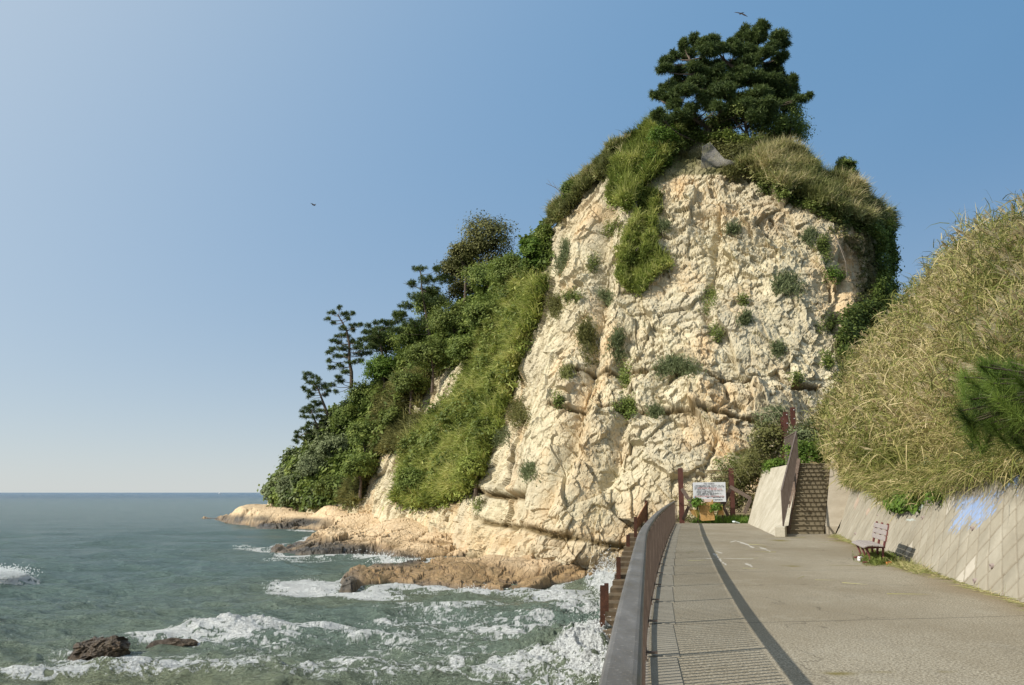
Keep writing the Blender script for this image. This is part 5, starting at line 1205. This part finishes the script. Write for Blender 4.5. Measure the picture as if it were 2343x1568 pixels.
pine('tall open pine standing against the sky above the headland', [(622,880),(622,740),(602,640),(602,480),(577,350),(540,280),(490,200)], 146, PA, c6, 1.1, tuftn=26, rad0=.34, needle=.5, group='open pines on the headland edge', per=26)
PB = [(210,755,38,16),(190,800,23,13),(270,785,38,11),(320,810,28,10),(230,835,28,13),(290,840,38,13),(360,860,38,13),(180,890,18,18),(220,920,28,11),(300,890,46,16),(380,890,28,13),(410,915,20,9),(250,950,28,10),(380,950,22,16),(230,970,20,8)]
pine('leaning pine with a bare lower trunk left of the tall open pine', [(400,1140),(372,1060),(350,1000),(315,910),(280,850)], 155, PB, c6, 1., tuftn=26, rad0=.3, needle=.5, group='open pines on the headland edge', per=26)
PC_ = [(200,1080,38,13),(290,1020,38,12),(250,1060,46,13),(320,1040,38,16),(170,1112,28,12),(250,1110,56,17),(340,1100,38,16),(180,1160,38,10),(260,1160,46,13),(330,1150,38,13),(240,1220,38,13),(210,1250,28,13)]
pine('low bushy pine directly under the leaning pine', [(330,1270),(290,1210),(260,1150),(250,1090)], 157, PC_, c6, 1., tuftn=26, rad0=.22, needle=.5, group='open pines on the headland edge', per=26)
PD = [(170,1270,38,10),(120,1300,36,10),(210,1290,36,10),(108,1340,18,17),(170,1350,38,10),(100,1380,22,11),(120,1402,13,9),(220,1330,28,10)]
pine('lowest small pine hanging out over the headland edge', [(270,1330),(220,1310),(170,1320),(125,1350)], 160, PD, c6, 1., tuftn=26, rad0=.18, needle=.5, group='open pines on the headland edge', per=26)
PE = [(780,310,38,12),(850,278,38,11),(920,272,46,12),(800,358,56,14),(870,330,56,14),(960,290,56,14),(750,370,46,12),(800,420,56,14),(880,380,56,16),(960,340,60,18),(760,430,46,12),(860,450,60,16),(940,420,70,20),(700,480,40,12),(820,500,60,18),(1000,280,50,16),(1030,210,24,28),(1060,260,60,20),(1100,200,40,24)]
pine('flat topped pine spreading from the wood towards the tall open pine', [(960,760),(930,640),(900,520),(880,420),(900,330)], 142, PE, c6, 1.1, tuftn=28, rad0=.3, needle=.5, group='open pines on the headland edge', per=26)
cu = lambda x_, y_: (x_, y_)
PF = [(960,615,16,5),(945,650,12,6),(975,640,20,8),(1000,615,14,6),(955,680,24,8),(930,700,18,7),(985,665,22,9),(915,720,16,7),(945,740,26,9),(1000,690,26,10),(905,755,18,7),(1015,640,20,10)]
pine('dark pine on the skyline below the brownish tree', [(985,780),(975,720),(965,660),(962,620)], 134, PF, cu, 1.1, tuftn=28, rad0=.26, needle=.5, group='open pines on the headland edge', per=26)

# wire net at the pine's foot
M_NET = rustmat('grey_net_wire', (.20, .19, .17), (.34, .32, .29))
P = Parts(); cn = [c5(530, 1470), c5(545, 1260), c5(620, 1215), c5(720, 1330), c5(760, 1370), c5(880, 1400), c5(860, 1430)]
pl = np.array(cn)
gx = np.linspace(pl[:, 0].min(), pl[:, 0].max(), 46); gy = np.linspace(pl[:, 1].min(), pl[:, 1].max(), 34)
YN = 71.8
for k in range(-34, 46):
    for sg_ in (1, -1):
        run = []
        for j in range(34):
            i_ = k+j if sg_ > 0 else k+34-j
            if 0 <= i_ < 46 and inpoly(np.array([gx[i_]]), np.array([gy[j]]), pl)[0]:
                run.append(Vector(atY(gx[i_], gy[j], YN+.6*math.sin(i_*.12)-.02*(34-j)*0+.35*math.sin(j*.2))))
            else:
                if len(run) > 1: P.tube(run, .011, 3)
                run = []
        if len(run) > 1: P.tube(run, .011, 3)
P.tube([Vector(atY(*q, YN)) for q in cn[1:3]]+[Vector(atY(*cn[3], YN))], .02, 4)
tag(P.build('wire_net', M_NET), 'grey wire net draped over the rock at the foot of the pine trunk', 'net')
# bare twigs
def twig(pts, lab, r=.03, mat=M_TWIG):
    P = Parts(); v = [Vector(atY(a, b, c)) for a, b, c in pts]; P.tube(v, [r*(1-.6*i/(len(v)-1)) for i in range(len(v))], 5)
    for i in range(1, len(v)-1):
        P.tube([v[i], v[i].lerp(v[i+1], .8)+Vector((0, 0, .5))], [r*.5, r*.2], 4)
    return tag(P.build('dead_branch', mat, None, tuple(v[0])), lab, 'dead branch')
twig([(975,668,134), (950,655,134), (935,652,134), (922,648,134)], 'bare dead branch sticking out left of the headland skyline', .07)
twig([(1290,445,79), (1272,430,79), (1262,425,79), (1250,420,79)], 'thin bare branch sticking out from the left cliff edge', .04)
twig([(1900,520,68), (1920,560,66), (1935,600,65), (1938,640,65)], 'long pale root hanging down the right flank of the cliff', .04)
twig([(1668,770,62), (1680,735,63), (1692,700,63.5)], 'pale bent stick leaning on the cliff right of the middle', .03)
twig([(1455,575,70), (1475,548,70.5), (1465,540,71)], 'short pale branch on the upper cliff beside the cracks', .04)

# ================================================================== EMBANKMENT WITH PAMPAS GRASS
toe = []
for yv in (-10, 0, 8, 14, 20, 26, 31, 34): toe.append((wallx(yv)+BAT*WH*.97, yv+.15, WH-.03))
toe += [(14.2, 36, 2.12), (15.1, 38.6, 2.5), (15.9, 42.5, 3.1), (16.5, 45.8, 3.1), (18., 50, 3.2)]
rid = [(10, -10, 6.5), (12.5, 0, 6.6), (13.4, 8, 6.6), (14., 14, 6.8)]
rid += [tuple(atY(2343+60, 640, 21.5)), tuple(atY(2343, 618, 27)), tuple(atY(2270, 668, 30.5)), tuple(atY(2215, 712, 33)), tuple(atY(2175, 748, 35.5)), tuple(atY(2135, 788, 38.5)), tuple(atY(2100, 820, 42)), tuple(atY(2065, 850, 46)), tuple(atY(2030, 880, 51))]
toe, rid = np.array(toe), np.array(rid)
midr = toe*.5+rid*.5+np.array([-.35, 0, .35]); bk = rid+np.array([9, 4, -1.]); bk2 = rid+np.array([22, 8, -8.])
E_ = catmull(catmull(np.stack([toe-np.array([-.3, 0, .6]), toe, midr, rid, bk, bk2]), [3, 40, 40, 16, 10], 0), 24, 1)
en = gnormals(E_); en = en*np.sign(en[..., 2:3]+1e-9)
E_ = E_+en*(.65*fbm(E_.reshape(-1, 3)*.42, 3, 91)).reshape(E_.shape[:2]+(1,))*np.linspace(0, 1, E_.shape[0]).clip(0, .3)[:, None, None]*3
m = NT('embankment_soil'); m.fin(m.ramp(m.noise(1.5, 6), [(.3, (.07, .065, .03)), (.7, (.16, .14, .065))]), .95)
tag(link('embankment', gridmesh('embankment', E_), m.m), 'steep grassy embankment above the block wall', None, None, 'structure')
eg = E_[3:84].reshape(-1, 3); egn = en[3:84].reshape(-1, 3)
ex, ey = proj(eg); ok = (ex > 1500) & (ex < 2480) & (ey > 380) & (ey < 1300) & (eg[:, 1] > 7)
eg, egn, ex, ey = eg[ok], egn[ok], ex[ok], ey[ok]
wgt = np.clip(400/eg[:, 1]**1.6, .3, 6); wgt /= wgt.sum()
def epick(n, sel=None):
    i = rng.choice(len(eg), n, p=wgt); return eg[i]+rng.normal(size=(n, 3))*np.array([.12, .18, .03]), egn[i]
nb_ = 2600; pb_, nb2 = epick(nb_); S_ = Soup(); wf = np.clip(pb_[:, 1]/22., .65, 2.0)
ct = .42+.6*fbm(pb_*.35, 3, 93)+.35*(rng.random(nb_)-.5); lift = np.array([-.1, 0, .45])*rng.random((nb_, 1))
def mixt(ct, n):   # dead straw and living green blades side by side
    r = rng.random(n); return r
fountain(S_, pb_+lift, nb2+np.array([-.1, -.2, 0]), 40, rng.uniform(.6, 1.25, nb_), wf*.026, ct, 1.2, 1.3, .25, 4, .2)
pc_, nc2 = epick(4200); ct = .48+.6*fbm(pc_*.45, 3, 97)+.6*(rng.random(len(pc_))-.5); lift = (nc2*.5+np.array([-.35, -.1, .9]))*rng.random((len(pc_), 1))*1.2
ii = np.repeat(np.arange(len(pc_)), 15); q_ = pc_[ii]+lift[ii]+rng.normal(size=(len(ii), 3))*.22; S_.blades(q_, rng.normal(size=q_.shape)*.8+np.array([0, -.1, .75]), rng.uniform(.3, .85, len(ii)), np.clip(q_[:, 1]/22., .65, 2.0)*.022, rng.uniform(.5, 2.0, len(ii)), ct[ii]-.03+.7*(rng.random(len(ii))-.5), 3)
S_.t = [np.clip(t_+.55*(rng.random(len(t_))-.5)*0, 0, 1) for t_ in S_.t]
tag(S_.build('pampas_grass', M_PAMPAS), 'thick golden green pampas grass covering the embankment', None, None, 'stuff')
# upright stems and plumes
np_ = 4200; pp_, nn2 = epick(np_); S_ = Soup(); hS = rng.uniform(.9, 1.85, np_)
dS = rng.normal(size=(np_, 3))*.28+np.array([-.18, -.05, 1.]); dS = unit(dS); tip = pp_+dS*hS[:, None]
sw_ = np.clip(pp_[:, 1]/25., .7, 2)*.007
S_.blades(pp_, dS, hS, sw_, .12, .7+.3*rng.random(np_), 2); S_.build('pampas_stems', M_PAMPAS)
o = bpy.data.objects['pampas_stems']; tag(o, 'thin straight stems rising through the pampas grass', None, None, 'stuff')
S_ = Soup(); per = 44; i = np.repeat(np.arange(np_), per); u_ = rng.random(len(i))
b = tip[i]+dS[i]*(u_*.26)[:, None]+np.array([-.18, -.04, -.05])*(u_**2*.5)[:, None]
dd = dS[i]*.9+rng.normal(size=(len(i), 3))*.2+np.array([-.45, -.1, -.15]); pt = .25+.6*rng.random(np_)
S_.blades(b, dd, .21*(1.15-u_), np.clip(pp_[i, 1]/25., .7, 2)*.022, .5, pt[i]+.25*(rng.random(len(i))-.5), 2)
tag(S_.build('pampas_plumes', M_PLUME), 'pale feathery seed heads nodding above the pampas grass', None, None, 'stuff')
# tall reeds on the skyline
for cx, cy, h_, Yr in [(2128, 650, 52, 37), (2165, 610, 40, 36), (2150, 690, 36, 37), (2100, 700, 30, 41), (2185, 650, 40, 34), (2245, 560, 26, 31)]:
    top = atY(cx, cy-h_*.3, Yr); bot = atY(cx-6, cy+h_*1.6, Yr); S_ = Soup(); n_ = 46; t_ = rng.random(n_)
    b = bot+(top-bot)*t_[:, None]; S_.blades(b, np.stack([rng.choice([-1, 1], n_)*.6, rng.normal(size=n_)*.3, np.full(n_, .9)], 1), .42*(1.1-.5*t_), .045, .5, .35+.4*rng.random(n_), 2)
    S_.blades(np.array([bot]), np.array([top-bot]), np.linalg.norm(top-bot)*1.03, .03, 0., .6, 2)
    tag(S_.build('reed', M_BAMBOO, None, bot), {2128: 'tallest leafy reed alone on the embankment skyline', 2165: 'leafy reed right beside the tallest one', 2150: 'shorter reed just right of the tallest, lower down', 2100: 'leftmost small reed where embankment meets cliff', 2185: 'reed between the skyline gap and the golden plumes', 2245: 'highest small reed under the pale plumes'}[cx], 'reed', 'tall reeds on the embankment skyline')
# scrub along the wall top, hanging blades and ivy
S_ = Soup(); n_ = 5200; yv = rng.uniform(12, 35, n_); xw = np.array([wallx(q) for q in yv]); hang = .12+.28*np.clip(fbm(np.stack([yv*.5, 0*yv, 0*yv], 1), 3, 95)+.5, 0, 1)+.55*np.exp(-((yv-23.5)/4.5)**2)
t_ = rng.random(n_)*hang; zb = WH-t_*1.0+.25*rng.random(n_)
b = np.stack([xw+BAT*zb-.06-.28*rng.random(n_), yv, zb+.1], 1); i = np.repeat(np.arange(n_), 5); b = b[i]+rng.normal(size=(len(i), 3))*.12
d_ = np.array([-.55, -.1, .25])+rng.normal(size=(len(i), 3))*.75
S_.blades(b, d_, rng.uniform(.22, .6, len(i)), np.clip(b[:, 1]/22, .7, 1.8)*.02, rng.uniform(.6, 2.2, len(i)), .08+.85*rng.random(len(i))**1.4, 3)
tag(S_.build('hanging_grass', M_PAMPAS), 'long green blades drooping over the top edge of the block wall', None, None, 'stuff')
S_ = Soup(); n_ = 2600; yv = rng.uniform(12.5, 21, n_); xw = np.array([wallx(q) for q in yv]); zb = WH-.05+.35*rng.random(n_)
b = np.stack([xw+BAT*zb-.05+.2*rng.normal(size=n_), yv, zb], 1); i = np.repeat(np.arange(n_), 10); b = b[i]+rng.normal(size=(len(i), 3))*.10
S_.leaves(b, rng.normal(size=b.shape)+np.array([-.5, -.3, .7]), np.full(len(i), .055), .3+.5*rng.random(len(i)), .5)
tag(S_.build('wall_top_scrub', M_GREY), 'grey green scrub along the top of the block wall on the right', None, None, 'stuff')
def on_wall(cx, cy):
    i = np.argmin((wpx-cx)**2+(wpy-cy)**2); return Gwl.reshape(-1, 3)[i]
def ivy(name, spots, n, leaf, lab, kindstuff=False):
    S_ = Soup()
    for cx, cy, rx, ry in spots:
        c_ = np.array([on_wall(cx+rng.normal()*rx*.45, cy+rng.normal()*ry*.45) for _ in range(n)]); c_ += np.array([-.34, -.06, .10])*rng.random((n, 1))
        i = np.repeat(np.arange(n), 7); q = c_[i]+rng.normal(size=(n*7, 3))*.05
        S_.leaves(q, rng.normal(size=q.shape)*.5+np.array([-.9, -.25, .55]), np.full(len(q), leaf), .4+.45*(rng.random(len(q))-.4), .9)
    o = S_.build(name, M_BRIGHT, None, tuple(on_wall(*spots[0][:2]))); return tag(o, lab, 'ivy')
ivy('ivy', [(2070, 1120, 36, 22), (2085, 1150, 22, 16), (2065, 1158, 14, 12), (2125, 1110, 22, 14), (2050, 1100, 30, 16), (2075, 1135, 26, 20), (2095, 1120, 26, 16)], 330, .10, 'dark green ivy hanging over the block wall above the bench')
ivy('ivy', [(2158, 1137, 8, 14)], 46, .06, 'small lone sprig of ivy on the block wall near the blue graffiti')
# green patch at the top of the stairs and bushes left of the stair railing
def mound(name, c_, rad, ncl, leaf, mat, lab, cat='bush', group=None, asp=.6, kind=None):
    S_ = Soup(); bush(S_, c_, rad, ncl, 34, leaf, asp, .45, .16)
    if kind: return tag(S_.build(name, mat, None, tuple(c_)), lab, None, None, kind)
    return tag(S_.build(name, mat, None, tuple(c_)), lab, cat, group)
def px3(x_, y_, Y): return atY((2450+x_/2.85)/1.6116, (1450+y_/2.85)/1.6116, Y)
GB = 'bushes around the head of the stairs'
mound('bush', px3(1500, 680, 41.5), (1.0, .9, .8), 90, .12, M_BRIGHT, 'bright green leafy bush on the landing at the top of the stairs', group=GB)
mound('bush', px3(1500, 540, 43.5), (1.1, 1., 1.1), 110, .12, M_GREY, 'dark grey green bush behind the top of the stairs', group=GB)
mound('bush', px3(1150, 300, 47.5), (.95, .9, .9), 90, .12, M_GREY, 'grey bush against the cliff left of the steel posts', group=GB)
mound('bush', px3(1160, 560, 46.3), (1.3, 1., 1.3), 150, .13, M_OLIVE, 'olive bush behind the ramp wall under the steel posts', group=GB)
mound('bush', px3(1020, 790, 46.6), (1.5, 1., 1.2), 170, .12, M_OLIVE, 'wide feathery olive bush spilling over the top of the ramp wall', group=GB, asp=.35)
mound('bush', px3(1190, 800, 44.8), (.75, .7, .5), 60, .11, M_BRIGHT, 'small bright green bush at the top corner of the ramp wall', group=GB)
mound('bush', px3(840, 800, 48.6), (1.4, .9, .8), 120, .12, M_MIDLEAF, 'green bush behind the right fence post', group=GB)
mound('bush', px3(860, 950, 47.9), (1.5, .9, 1.0), 130, .12, M_OLIVE, 'brown green bush below it, behind the slanting grey plank', group=GB)
mound('bush', px3(640, 1000, 48.4), (.8, .7, .9), 60, .11, M_OLIVE, 'dull bush behind the white board and right fence post', group=GB)
mound('bush', px3(900, 1180, 47.4), (1.3, .6, .8), 80, .10, M_OLIVE, 'low dark bush at the foot of the ramp wall behind the fence', group=GB)
S_ = Soup()
for (x_, y_, Yv, n_) in [(1330, 110, 46.5, 26), (1250, 180, 46.8, 22), (950, 620, 47, 20), (880, 700, 47.5, 18), (1100, 480, 46.4, 16)]:
    c_ = px3(x_, y_, Yv); b = c_+rng.normal(size=(n_, 3))*np.array([.7, .4, .1])-np.array([0, 0, 1.2]); e, dd = S_.blades(b, rng.normal(size=(n_, 3))*.22+np.array([-.45, 0, 1]), 1.5, .02, .35, .8, 3)
    i = np.repeat(np.arange(n_), 12); S_.blades(e[i]-dd[i]*.1*rng.random((len(i), 1)), dd[i]+rng.normal(size=(len(i), 3))*.25, .22, .02, .5, .7+.3*rng.random(len(i)), 1)
tag(S_.build('pampas_stems', M_PLUME), 'loose pampas stems and seed heads around the steel posts', None, None, 'stuff')
# ground behind the promenade end
gx_, gy_ = np.meshgrid(np.linspace(7, 24, 90), np.linspace(46.4, 62, 90)); gz = -.06+.10*fbm(np.stack([gx_.ravel(), gy_.ravel(), 0*gx_.ravel()], 1)*.8, 3, 96).reshape(gx_.shape)+np.clip((gx_-12.5), 0, 6)*.35*np.clip((gy_-46), 0, 1)
m = NT('verge_soil'); m.fin(m.ramp(m.noise(3, 6), [(.3, (.10, .075, .04)), (.7, (.24, .19, .11))]), .95)
tag(link('ground', gridmesh('ground', np.stack([gx_, gy_, gz], -1)), m.m), 'brown soil verge between the promenade end and the cliff', None, None, 'structure')
# grass before the fence
S_ = Soup(); n_ = 5200; xx_ = rng.uniform(9.6, 13.2, n_); yv = rng.uniform(46.1, 47.6, n_); kp = (xx_-9.6 > .5*(rng.random(n_))) ; xx_, yv = xx_[kp], yv[kp]; n_ = len(xx_)
S_.blades(np.stack([xx_, yv, 0*xx_-.02], 1), rng.normal(size=(n_, 3))*.4+np.array([0, 0, 1]), rng.uniform(.16, .52, n_)*(.6+.5*sstep(9.8, 11.5, xx_)), .028, .7, .4+.6*rng.random(n_), 2)
tag(S_.build('green_grass', M_GRASS), 'bright green grass strip at the promenade end below the white board', None, None, 'stuff')
S_ = Soup(); n_ = 1500; xx_ = rng.uniform(8.6, 13, n_); yv = rng.uniform(46.5, 48.5, n_)
S_.leaves(np.stack([xx_, yv, .05+.35*rng.random(n_)], 1), rng.normal(size=(n_, 3))+np.array([0, 0, 1]), np.full(n_, .12), rng.random(n_)*.7, .5)
tag(S_.build('weeds', M_OLIVE), 'brown weeds around the fence foot', None, None, 'stuff')
for x_, y_, r_, lab in [(590, 1040, .38, 'leafy green plant below the left corner of the white board'), (1040, 1160, .30, 'leafy green plant right of the upright chipboard sheet')]:
    c_ = np.array(sg(x_, y_, 45.9)); S_ = Soup(); bush(S_, c_, (r_, r_*.8, r_*.9), 40, 18, .11, .6, .6, .2); P = None
    n_ = 14; S_.blades(np.tile(c_-np.array([0, 0, r_*2.2]), (n_, 1))+rng.normal(size=(n_, 3))*.04, rng.normal(size=(n_, 3))*.2+np.array([0, 0, 1]), r_*2.2, .02, .1, .5, 2)
    tag(S_.build('weed_plant', M_GRASS, None, tuple(c_)), lab, 'plant')
# weeds and straw by the bench and along the wall
def ground_at(x_, y_): return onZ((3100+x_/6.534)/1.6116, (1880+y_/6.534)/1.6116, 0.)
S_ = Soup(); n_ = 2300; cx_ = rng.normal(size=n_)*190+930; cy_ = rng.normal(size=n_)*48+1240; b = np.stack([ground_at(a, q) for a, q in zip(cx_, cy_)]); b[:, 0] = np.minimum(b[:, 0], np.array([wallx(q)-.02 for q in b[:, 1]]))
S_.blades(b, rng.normal(size=(n_, 3))*.45+np.array([0, 0, .9]), rng.uniform(.08, .26, n_), .012, .6, .25+.6*rng.random(n_), 2)
S_.leaves(b+np.array([0, 0, .08])+rng.random((n_, 3))*.08, rng.normal(size=(n_, 3))+np.array([0, 0, 1]), np.full(n_, .04), .3+.5*rng.random(n_), .6)
tag(S_.build('bench_weeds', M_MIDLEAF), 'patch of low green weeds growing round the bench legs', None, None, 'stuff')
S_ = Soup(); n_ = 1500; yv = rng.uniform(11.5, 33, n_); r_ = np.abs(rng.normal(size=n_))*.14*(.5+1.2*np.exp(-((yv-19.3)/1.5)**2)+.6*(yv > 29)); b = np.stack([np.array([wallx(q) for q in yv])-.03-r_, yv, .012+0*yv], 1)
dd = rng.normal(size=(n_, 3)); dd[:, 2] = np.abs(dd[:, 2])*.12; S_.blades(b, dd, rng.uniform(.08, .35, n_), np.clip(yv/20, .7, 1.5)*.011, .05, .45+.55*rng.random(n_), 2)
n_ = 900; yv = rng.normal(size=n_)*.8+18.9; b = np.stack([np.array([wallx(q) for q in yv])-.06-.45*rng.random(n_)**1.5, yv, .015+0*yv], 1); dd = rng.normal(size=(n_, 3)); dd[:, 2] = np.abs(dd[:, 2])*.35
S_.blades(b, dd, rng.uniform(.12, .32, n_), .011, .3, .45+.55*rng.random(n_), 2)
n_ = 40; b = np.stack([rng.uniform(4, 12, n_), rng.uniform(12, 34, n_), np.full(n_, .02)], 1); kp = b[:, 0] < np.array([wallx(q)-.2 for q in b[:, 1]]); b = b[kp]; n_ = len(b)
kp = b[:, 0] > np.array([railx(q)+.6 for q in b[:, 1]]); b = b[kp]; n_ = len(b)
dd = rng.normal(size=(n_, 3)); dd[:, 2] = 0; S_.blades(b, dd, rng.uniform(.2, .8, n_), .012, .0, .8, 2)
tag(S_.build('straw', M_DRY), 'dry straw strewn along the foot of the block wall', None, None, 'stuff')

# ------------------------------------------------------------------ pine boughs reaching in from the right, near the camera
npn = empty('pine_tree', (8.6, 7.4, 2.2), 'close long needled green pine boughs reaching in at the right edge', 'pine tree')
P = Parts(); P.tube([(8.9, 7.5, 1.5), (8.3, 7.5, 3.), (7.6, 7.6, 4.6)], [.16, .13, .08], 10).build('trunk', M_BARK, npn)
S_ = Soup(); P = Parts()
r_ = np.random.default_rng(5)
for k in range(60):
    a = r_.uniform(0, 2*math.pi); q_ = r_.random()**.6; x_, y_ = 2285+105*q_*math.cos(a), 915+92*q_*math.sin(a); Yv = 7.9+r_.uniform(-.6, .6)
    if x_ > 2420: continue
    tipp = atY(x_, y_, Yv); ax = unit(np.array([[-.75+.5*r_.normal(), -.25+.3*r_.normal(), .45+.35*r_.normal()]]))[0]; root = np.array([5.0, 7.9, 2.45])+np.array([1.4, 0, .25])*r_.uniform(0, .45)
    P.tube([tuple(root), tuple(root+(tipp-root)*.35+np.array([0, 0, .05])), tuple(root+(tipp-root)*.7+np.array([0, 0, .02])), tuple(tipp)], [.013, .010, .008, .006], 6)
    n_ = 330; u_ = rng.random(n_); b = tipp-ax*(u_*.30)[:, None]; d_ = ax*(.9-.3*u_)[:, None]+rng.normal(size=(n_, 3))*.55
    S_.blades(b, d_, rng.uniform(.10, .19, n_), .0034, .16, .45+.3*r_.normal()*.6+.4*(rng.random(n_)-.5), 2)
P.tube([(8.3, 7.5, 3.), (6.4, 7.9, 2.7), (5.0, 7.9, 2.45)], [.06, .04, .015], 8)
P.build('branches', M_BARK, npn)
M_NEARP = leafmat('near_pine_needles', [(0, (.03, .06, .012)), (.5, (.13, .20, .034)), (1, (.29, .38, .08))], .3, .45)
S_.build('needles', M_NEARP, npn)

# ------------------------------------------------------------------ spray thrown up on the sea wall and rocks (stuff)
def spray(name, spots, lab):
    V = []; F = []
    oc = np.array([(1, 0, 0), (-1, 0, 0), (0, 1, 0), (0, -1, 0), (0, 0, 1), (0, 0, -1)], float); of = np.array([(0, 2, 4), (2, 1, 4), (1, 3, 4), (3, 0, 4), (2, 0, 5), (1, 2, 5), (3, 1, 5), (0, 3, 5)])
    cs = []; rs = []
    for px_, py_, n_, sx_, sy_, sz_, r_ in spots:
        c_ = onZ(px_, py_); cs.append(c_+rng.normal(size=(n_, 3))*np.array([sx_, sy_, 0])+np.array([0, 0, 1])*(np.abs(rng.normal(size=n_))*sz_)[:, None]); rs.append(r_*rng.uniform(.4, 1.6, n_))
    c_ = np.concatenate(cs); r_ = np.concatenate(rs); V = (c_[:, None]+oc[None]*r_[:, None, None]).reshape(-1, 3); F = (of[None]+6*np.arange(len(c_))[:, None, None]).reshape(-1, 3)
    me = qmesh(name, V, F, None, True); return tag(link(name, me, M_FOAM), lab, None, None, 'stuff')
M_FOAM = NT('white_spray'); M_FOAM = M_FOAM.fin((.82, .84, .83), .8)
spray('sea_spray', [(1388,1500,9000,.35,2.0,.38,.014),(1372,1525,5000,.6,1.2,.22,.014),(1398,1372,6000,.45,1.6,.62,.018),(1394,1352,3500,.4,1.3,.8,.018),(1350,1515,4000,.8,1.2,.14,.014)], 'white spray and broken water thrown up along the sea wall')
spray('sea_spray', [(540,1455,1500,.6,.4,.16,.016),(900,1290,600,1.,1.,.22,.03),(875,1280,500,1.1,1.2,.25,.03),(1085,1360,400,.4,.15,.22,.02)], 'small bursts of spray around the sea rocks')
spray('breaker', [(-8,1342,5000,.45,.7,.14,.03),(-30,1345,4200,.9,.9,.25,.03)], 'white breaker crest at the far left of the water')
for o_ in COL.objects:
    if o_.name == 'breaker': o_.location.z += .6
